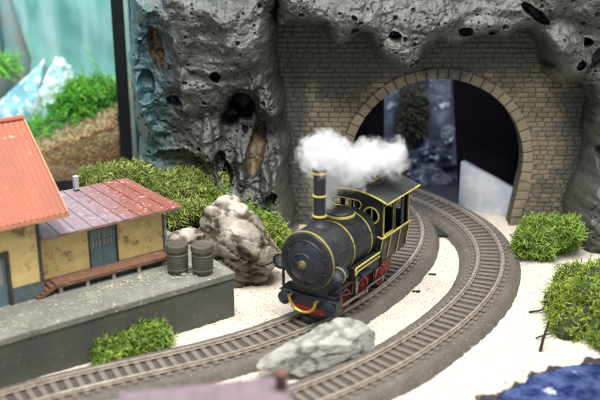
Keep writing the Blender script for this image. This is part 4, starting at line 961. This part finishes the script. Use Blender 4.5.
lo = Vector((1e9,)*3); hi = Vector((-1e9,)*3)
Vs, Fs = ico(3)
sm = bpy.data.meshes.new('smoke'); allv = []; allf = []
# one closed hull: metaball-like field polygonised by remesh
for c, r_ in blobs:
    o_ = len(allv); allv += [(c[0]+v[0]*(r_[0]+.36), c[1]+v[1]*(r_[1]+.36), c[2]+v[2]*(r_[2]+.36)) for v in Vs]; allf += [[i+o_ for i in f] for f in Fs]
sm.from_pydata(allv, [], allf); sm.update()
smoke = bpy.data.objects.new('smoke', sm); COL.objects.link(smoke)
md = smoke.modifiers.new('join', 'REMESH'); md.mode = 'VOXEL'; md.voxel_size = .14
tag(smoke, 'white woolly puff of smoke blowing back over the locomotive from its chimney', 'smoke')
m = bpy.data.materials.new('smoke volume'); m.use_nodes = True; nt = m.node_tree; nt.nodes.clear()
out = nd(nt, 'ShaderNodeOutputMaterial'); pv = nd(nt, 'ShaderNodeVolumePrincipled'); pv.inputs['Color'].default_value = (.90, .905, .925, 1); pv.inputs['Anisotropy'].default_value = .1
tc = nd(nt, 'ShaderNodeTexCoord')
nz = nd(nt, 'ShaderNodeTexNoise', _Scale=1.15, _Detail=7.0, _Roughness=.68, _Distortion=.6); lk(nt, tc.outputs['Object'], nz.inputs['Vector'])
best = None
for c, r_ in blobs:
    s1 = nd(nt, 'ShaderNodeVectorMath', operation='SUBTRACT'); lk(nt, tc.outputs['Object'], s1.inputs[0]); s1.inputs[1].default_value = c
    s2 = nd(nt, 'ShaderNodeVectorMath', operation='DIVIDE'); lk(nt, s1.outputs[0], s2.inputs[0]); s2.inputs[1].default_value = r_
    s3 = nd(nt, 'ShaderNodeVectorMath', operation='LENGTH'); lk(nt, s2.outputs[0], s3.inputs[0])
    if best is None: best = s3.outputs['Value']
    else:
        mn = nd(nt, 'ShaderNodeMath', operation='SMOOTH_MIN'); lk(nt, best, mn.inputs[0]); lk(nt, s3.outputs['Value'], mn.inputs[1]); mn.inputs[2].default_value = .15; best = mn.outputs[0]
# density = clamp((1 - d + (noise-.5)*k) * s)
a1 = nd(nt, 'ShaderNodeMath', operation='MULTIPLY_ADD'); lk(nt, nz.outputs[0], a1.inputs[0]); a1.inputs[1].default_value = 3.5; a1.inputs[2].default_value = -1.75 + 1.02
a2 = nd(nt, 'ShaderNodeMath', operation='SUBTRACT'); lk(nt, a1.outputs[0], a2.inputs[0]); lk(nt, best, a2.inputs[1])
mr = nd(nt, 'ShaderNodeMapRange'); mr.inputs['From Min'].default_value = -.05; mr.inputs['From Max'].default_value = .75; mr.inputs['To Min'].default_value = 0; mr.inputs['To Max'].default_value = 3.6; lk(nt, a2.outputs[0], mr.inputs[0])
lk(nt, mr.outputs[0], pv.inputs['Density']); lk(nt, pv.outputs[0], out.inputs['Volume'])
sm.materials.append(m)
scene.cycles.volume_step_rate = 1.0; scene.cycles.volume_max_steps = 256

# ------------------------------------------------------------------ inside and behind the tunnel
tn = thing('tunnel_lining', 'dark curtain hung behind the right side of the tunnel mouth', 'curtain', (14, 69.6, 0))
V = []; F = []
p0 = W(449, 74, 69.4); p1 = W(458, 225, 69.4)
cols_ = 60
for j in range(2):
    for i in range(cols_+1):
        f = i/cols_; xx = (p0.x if j else p1.x)*(1-f) + 22*f; V.append((xx - 14, .05*math.sin(i*.5), 13.5 if j else -.1))
F = [(i, i+1, cols_+2+i, cols_+1+i) for i in range(cols_)]
np_mesh('cloth', V, F, M['tar'], tn)
# left jamb curtain
o = np_mesh('side_panel', [W(335, 60, 68.6), W(384, 72, 68.6), W(384, 260, 68.6), W(335, 260, 68.6), W(335, 60, 68.75), W(384, 72, 68.75), W(384, 260, 68.75), W(335, 260, 68.75)], [(0,1,2,3), (7,6,5,4), (0,4,5,1), (1,5,6,2), (2,6,7,3), (3,7,4,0)], M['tar'], smooth=False); tag(o, 'flat dark board closing the left side of the tunnel mouth from behind', 'board')
# pale foam board at the right of the bend
pts_ = [(12.3, 69.2, 3.7), (13.4, 68.6, 3.2), (14.6, 67.9, 2.7), (15.7, 67.2, 2.2), (16.8, 66.9, 1.8)]
V = []; F = []
for i, (x, y, z) in enumerate(pts_):
    V += [(x, y, 0), (x, y, z), (x+.35, y+.5, z+.05), (x+.35, y+.5, 0)]
for i in range(4):
    for k in range(3): F.append((i*4+k, i*4+k+1, i*4+5+k, i*4+4+k))
F += [(3, 2, 1, 0), (16, 17, 18, 19)]
o = np_mesh('foam_board', V, F, M['foam'], smooth=True)
tag(o, 'pale slanted foam board standing inside the tunnel at the right', 'board')
# scenery beyond the opening
def far(name, label, x0, x1, y0, y1, dep, th, mat, seed, amp=.3, cat='rock', **k):
    a, b_ = W((x0+x1)/2, y0, dep), W((x0+x1)/2, y1, dep); hw = abs(W(x1, y0, dep).x - W(x0, y0, dep).x)/2
    return stone(name, label, (a.x, dep, (a.z+b_.z)/2), (hw*1.12, th, abs(a.z-b_.z)/2*1.1), mat, seed=seed, sub=5, amp=amp, planes=10, cat=cat, **k)
far('blue_rock', 'tall pale blue rock column seen through the tunnel beside the dark curtain', 429, 452, 60, 150, 80, 1.0, M['blue_pale'], 61)
far('blue_rock', 'grey blue upright rock slab seen at the upper left through the tunnel', 376, 400, 60, 150, 79, .7, M['blue_pale'], 62, .2)
far('blue_rock', 'dark blue boulder low in the tunnel opening behind the cab', 395, 462, 172, 222, 75, 1.4, M['blue_lump'], 63, .4)
far('blue_rock', 'dark blue ledge across the middle of the tunnel opening', 385, 455, 140, 178, 78, 1.2, M['blue_lump'], 64, .4)
far('blue_rock', 'small pale rock knob right of the shrub seen through the tunnel', 442, 456, 128, 150, 76, .5, M['blue_pale'], 66)
c = W(414, 112, 77.5)
t = thing('shrub', 'olive green shrub in the middle of the view through the tunnel', 'shrub', c)
def pos(rr):
    d = Vector((rr.gauss(0, 1), rr.gauss(0, 1), rr.gauss(0, 1))).normalized(); return (d.x*.95, d.y*.8, d.z*2.1), d
V, F = ico(3); np_mesh('crown', V*np.array((.9, .7, 2.0)), F, M['moss_base'], t); strands(900, pos, (.4, 1.0), .07, .4, 5, branch=1).build('leaves', M['olive'], t, smooth=60)
MB().cyl((0, 0, -c.z+.1), (0, 0, -1), .25, .15, 8).build('stem', M['twig'], t)
o = np_mesh('backdrop', [(-6, 106, -1), (45, 106, -1), (45, 106, 40), (-6, 106, 40)], [(0, 1, 2, 3)], surf('dark blue backdrop', (.006, .008, .018), (.02, .028, .06), .12, .9, 0, 3), smooth=False); struct(o)
o = np_mesh('dark_floor', [(3.0, 69.0, .16), (24, 69.0, .16), (24, 106, .16), (3.0, 106, .16)], [(0, 1, 2, 3)], surf('dark tunnel floor', (.025, .028, .04), (.012, .014, .02), .5, .6, .4, 3), smooth=False); struct(o)
tf = np_mesh('tunnel_floor', [(8.6, 62.9, .21), (9.4, 62.5, .21), (10.2, 62.9, .21), (10.9, 62.7, .21), (11.3, 64.5, .21), (11.4, 66.7, .21), (12.2, 69.2, .21), (2.2, 69.2, .21), (2.2, 66.7, .21), (8.2, 66.7, .21)], [tuple(range(10))], M['soil'], smooth=False); struct(tf)

# ------------------------------------------------------------------ aquarium
TY = 73.0
ex = W(121.5, 75, TY).x
tank = thing('aquarium', 'lit aquarium with teal water and black corner trim at the upper left', 'aquarium', (ex, TY, 0))
MB().box(-.44, .44, -.25, .35, 0, 27).build('corner_trim', M['frame'], tank, bevel=.05)
MB().box(-34, -.44, -.2, .35, 0, .8).build('bottom_trim', M['frame'], tank)
m = bpy.data.materials.new('aquarium glass'); m.use_nodes = True; nt = m.node_tree; nt.nodes.clear()
out = nd(nt, 'ShaderNodeOutputMaterial'); tb = nd(nt, 'ShaderNodeBsdfTransparent'); tb.inputs[0].default_value = (.94, .985, .985, 1); gl = nd(nt, 'ShaderNodeBsdfGlossy'); gl.inputs['Roughness'].default_value = .03
lw = nd(nt, 'ShaderNodeLayerWeight', _Blend=.5); pw = nd(nt, 'ShaderNodeMath', operation='POWER'); lk(nt, lw.outputs['Facing'], pw.inputs[0]); pw.inputs[1].default_value = 5; fr_ = nd(nt, 'ShaderNodeMath', operation='MULTIPLY_ADD'); lk(nt, pw.outputs[0], fr_.inputs[0]); fr_.inputs[1].default_value = .9; fr_.inputs[2].default_value = .035; mx = nd(nt, 'ShaderNodeMixShader'); lk(nt, fr_.outputs[0], mx.inputs[0]); lk(nt, tb.outputs[0], mx.inputs[1]); lk(nt, gl.outputs[0], mx.inputs[2]); lk(nt, mx.outputs[0], out.inputs[0])
MB().box(-34, -.44, 0, .08, .8, 26.5).build('glass_pane', m, tank)
# end pane on the right
MB().box(.0, .08, .35, 22, .8, 26.5).build('side_pane', m, tank)
m, nt, b = new_mat('teal aquarium water backdrop'); tc = nd(nt, 'ShaderNodeTexCoord'); co = tc.outputs['Object']
c_ = mixc(nt, ramp(nt, noise(nt, co, .13, 4, .5, .5), .36, .62), (.03, .19, .20), (.20, .46, .44))
sx = nd(nt, 'ShaderNodeSeparateXYZ'); lk(nt, co, sx.inputs[0])
mr = nd(nt, 'ShaderNodeMapRange'); mr.inputs['From Min'].default_value = -12.5; mr.inputs['From Max'].default_value = -15.5; lk(nt, sx.outputs[0], mr.inputs[0])
c_ = mixc(nt, mr.outputs[0], c_, (.015, .075, .095)); 
mp = nd(nt, 'ShaderNodeMapping', _Scale=(1, 1, .15)); lk(nt, co, mp.inputs[0])
c_ = mixc(nt, ramp(nt, noise(nt, mp.outputs[0], .5, 3), .45, .75), c_, (.40, .60, .60))
lk(nt, c_, b.inputs['Base Color']); b.inputs['Roughness'].default_value = .9; lk(nt, c_, b.inputs['Emission Color']); b.inputs['Emission Strength'].default_value = .10  # faint glow added so the panel looks like lit water
np_mesh('back_panel', [(-34, 21, 0), (1.0, 21, 0), (1.0, 21, 30), (-34, 21, 30)], [(0, 1, 2, 3)], m, tank, smooth=False)
# gravel bed
gx = np.linspace(-30, -.7, 160); gy = np.linspace(.15, 20, 60); GX, GY = np.meshgrid(gx, gy)
def bed(x, y): return np.interp(x, [-30, -10, -6.5, -3, -.6], [3.4, 3.8, 4.9, 6.2, 7.0]) + .10*np.minimum(y, 3) - .10*np.maximum(y-3, 0)
def bed0(x, y): return bed(x, y) - 1.6*np.exp(-np.asarray(y)/1.0)
GZ = bed0(GX, GY) + .2*fbm(GX*.5, GY*.5, 3, 3)
gi = np.arange(GX.size).reshape(GX.shape)
gm = attr_surf('aquarium gravel bed', [(0, (.30, .12, .05)), (.5, (.36, .21, .10)), (1, (.5, .4, .26))], .7, .8, 3, jitter=.4, jsc=1.3, bdist=.2)
V = np.stack([GX, GY, GZ], -1).reshape(-1, 3).tolist(); F = np.stack([gi[:-1, :-1], gi[:-1, 1:], gi[1:, 1:], gi[1:, :-1]], -1).reshape(-1, 4).tolist(); tn_ = [.6]*len(V)
o0 = len(V)
for i, x in enumerate(gx): V.append((x, .15, 0)); tn_.append(.05)  # foot of the bed darkened: shade on the lower gravel painted in
for i in range(len(gx)-1): F.append((i+1, i, o0+i, o0+i+1))
gb_ = np_mesh('gravel_bed', V, F, gm, tank, tone=tn_)
V, F, T_ = [], [], []; Vi, Fi = ico(1); rr = random.Random(9)
for k in range(4200):
    x = rr.uniform(-9.5, -.6); top = float(bed0(x, .15)); z = top - rr.random()**1.3*4.2; y = rr.uniform(.10, .22); s = rr.uniform(.11, .21); o_ = len(V); c = .45 + rr.random()*.5 - .20*(top - z)  # shade painted in: pebbles get darker and redder lower down
    if z < .9: continue
    V += [(x + v[0]*s*rr.uniform(.9, 1.1), y + v[1]*s*.4, z + v[2]*s*.8) for v in Vi]; F += [[i+o_ for i in f] for f in Fi]; T_ += [c]*len(Vi)
for k in range(3600):
    x = rr.uniform(-9.5, -.7)
    top = float(bed(x, .2))
    y = rr.uniform(.12, 4) * rr.uniform(.2, 1); z = float(bed0(x, y)) + rr.uniform(0, .1)
    s = rr.uniform(.12, .25); o_ = len(V); c = .35 + rr.random()*.65 - .16*max(0, top - z)  # slope pebbles also darkened downwards as painted shade
    V += [(x + v[0]*s*rr.uniform(.9, 1.1), y + v[1]*s*.8, z + v[2]*s*.75) for v in Vi]; F += [[i+o_ for i in f] for f in Fi]; T_ += [c]*len(Vi)
g_ = np_mesh('gravel', V, F, attr_surf('gravel pebbles', [(0, (.13, .045, .018)), (.45, (.26, .14, .06)), (.8, (.46, .33, .17)), (1, (.74, .62, .42))], .6, .2, 3, jitter=.08, jsc=1), tank, tone=T_); g_['kind'] = 'stuff'
def aq(px, py, dy): return W(px, py, TY + dy)
c = aq(40, 105, 7)
def brs(P_): return P_
stone('aquarium_rock', 'jagged ice blue rock leaning in the aquarium above the orange roof', (c.x - 2.0, c.y - 1.0, c.z - 1.6), (3.2, 2.0, 6.6), M['blue_rock'], seed=72, sub=5, planes=16, amp=.28, tilt=(0, rad(34)))
c = aq(58, 90, 6)
stone('aquarium_rock', 'whitish rounded rock peak in the aquarium just left of the weed', (c.x + .2, c.y - 3.0, c.z - .7), (1.7, 1.5, 4.3), surf('pale lit rock', (.66, .80, .80), (.30, .50, .54), .8, .6, .8, 3, spots=(.85, .9, .88), spot_sc=1.5, spot_t=.5, bdist=.25), seed=75, sub=5, planes=14, amp=.3, tilt=(0, rad(12)))  # lit half of the blue rock, its light put into a paler colour
c = aq(12, 25, 13)
o = MB().tube([(c.x-1.0, c.y, c.z-14), (c.x - .6, c.y, c.z-6), (c.x+.3, c.y, c.z-3), (c.x-.3, c.y, c.z+1), (c.x-.9, c.y, c.z+8)], [2.0, 1.5, 1.1, .7, .5], 10).build('driftwood', M['wood'], smooth=60); tag(o, 'brown sunken wood stem standing in the aquarium at the far left', 'driftwood')
for (px, py, dy, sx_, sz_, n_, lab, sd_) in ((86, 108, 2.5, 3.3, 2.3, 2300, 'bright green water weed covering the gravel slope in the aquarium', 81), (48, 132, 2.2, 2.0, 1.1, 900, 'low green weed at the foot of the pale aquarium rock', 82), (2, 70, 9, 1.3, 1.3, 300, 'green weed at the left edge of the aquarium behind the rock', 83)):
    c = aq(px, py, dy); t = thing('water_weed', lab, 'water plant', c, rad(0), 'water plants in the aquarium')
    def pos(rr, sx_=sx_, sz_=sz_):
        while True:
            d = Vector((rr.gauss(0, 1), rr.gauss(0, 1), rr.gauss(0, 1))).normalized()
            if d.z > -.5: break
        k = rr.uniform(.5, 1); return (d.x*sx_*k, d.y*1.5*k, d.z*sz_*k + .22*d.x*sx_*k), (d.x*.3, d.y*.3, .9)
    strands(n_, pos, (.6, 1.5), .055, .4, sd_, branch=2).build('fronds', M['weed'], t, smooth=60)
c = aq(113, 100, 1.6)
o = MB().tube([c, c + Vector((-.5, .1, 1.6)), c + Vector((-1.3, .2, 3.0)), c + Vector((-2.2, .3, 4.3))], [.12, .14, .10, .03], 6, flat=.4).build('grass_blade', M['weed'], smooth=60); tag(o, 'single long green blade rising from the weed beside the tank corner', 'water plant')
# dark teal board right behind the cliff edge
o = np_mesh('wall_behind', [(ex + .54, 74.6, 0), (3.6, 74.6, 0), (3.6, 74.6, 36), (ex + .54, 74.6, 36)], [(0, 1, 2, 3)], surf('teal lit wall', (.02, .10, .13), (.01, .04, .055), .3, .5, .6, 2), smooth=False); struct(o)

# ------------------------------------------------------------------ blurred building in the foreground
fg = thing('foreground_building', 'out of focus building with pinkish sheet roof at the bottom edge', 'building', (-3.2, 30.5, 0), rad(6))
pA, pB = (-3.6, 3.9), (3.2, 3.5)
MB().box(-3.3, 2.7, -3, 3.2, 0, 4.6).build('wall', M['yellow_wall'], fg)
r_ = MB().hexa([(-3.8, -4, 4.6), (3.1, -4, 4.6), (3.1, 3.7, 5.35), (-3.8, 3.7, 4.95)], [(-3.8, -4, 4.75), (3.1, -4, 4.75), (3.1, 3.7, 5.50), (-3.8, 3.7, 5.10)])
for i in range(8):
    x = -3.7 + i*.95; r_.hexa([(x, -4, 4.74), (x+.08, -4, 4.74), (x+.08, 3.7, 5.11+(x+3.8)/6.9*.4), (x, 3.7, 5.11+(x+3.8)/6.9*.4)], [(x, -4, 4.83), (x+.08, -4, 4.83), (x+.08, 3.7, 5.19+(x+3.8)/6.9*.4), (x, 3.7, 5.19+(x+3.8)/6.9*.4)])
rf_ = r_.build('roof', M['roof_far'], fg, smooth=0)
MB().hexa([(-4.9, -4, 4.4), (-3.82, -4, 4.4), (-3.82, 3.5, 4.75), (-4.9, 3.5, 4.7)], [(-4.9, -4, 4.55), (-3.82, -4, 4.55), (-3.82, 3.5, 4.9), (-4.9, 3.5, 4.85)]).build('porch_roof', M['tin_teal'], rf_)
MB().lathe([(.26, 0), (.22, .3), (.20, .65), (.30, .72), (.30, .95), (.16, 1.05)], (2.75, 2.9, 5.2), 'Z', 16).build('chimney', M['brown_clay'], rf_, smooth=30)


# ------------------------------------------------------------------ light: soft ceiling lamps of an exhibition hall
def area(name, loc, target, sx_, sy_, power, col):
    l = bpy.data.lights.new(name, 'AREA'); l.shape = 'RECTANGLE'; l.size = sx_; l.size_y = sy_; l.energy = power; l.color = col
    o = bpy.data.objects.new(name, l); COL.objects.link(o); o.location = loc
    o.rotation_euler = (Vector(target) - Vector(loc)).to_track_quat('-Z', 'Y').to_euler(); return o
area('ceiling_lamp', (-16, 44, 72), (2, 58, 0), 34, 3.0, 40000, (1.0, .965, .90))
area('ceiling_lamp', (14, 40, 74), (4, 56, 0), 34, 3.0, 40000, (1.0, .965, .90))
area('ceiling_lamp', (-2, 22, 66), (3, 58, 3), 20, 3.0, 24000, (1.0, .97, .92))
area('ceiling_lamp', (30, 20, 70), (6, 56, 0), 14, 40, 20000, (1.0, .97, .93))
area('tank_lamp', (ex - 11, TY + 3.0, 29), (ex - 10, TY + 4.6, 0), 24, 5, 8000, (.86, 1.0, .98))
area('blue_fill', (9, 84, 22), (9, 79, 3), 9, 6, 1200, (.45, .55, 1.0))  # added blue light on the scenery behind the tunnel, no lamp seen there
w = bpy.data.worlds.new('World'); scene.world = w; w.use_nodes = True
bg = w.node_tree.nodes['Background']; bg.inputs[0].default_value = (.90, .94, 1.0, 1); bg.inputs[1].default_value = .56
scene.view_settings.view_transform = 'Standard'; scene.view_settings.look = 'None'; scene.view_settings.exposure = 0
scene.cycles.max_bounces = 8; scene.cycles.volume_bounces = 6; scene.cycles.transparent_max_bounces = 16; scene.cycles.sample_clamp_indirect = 8
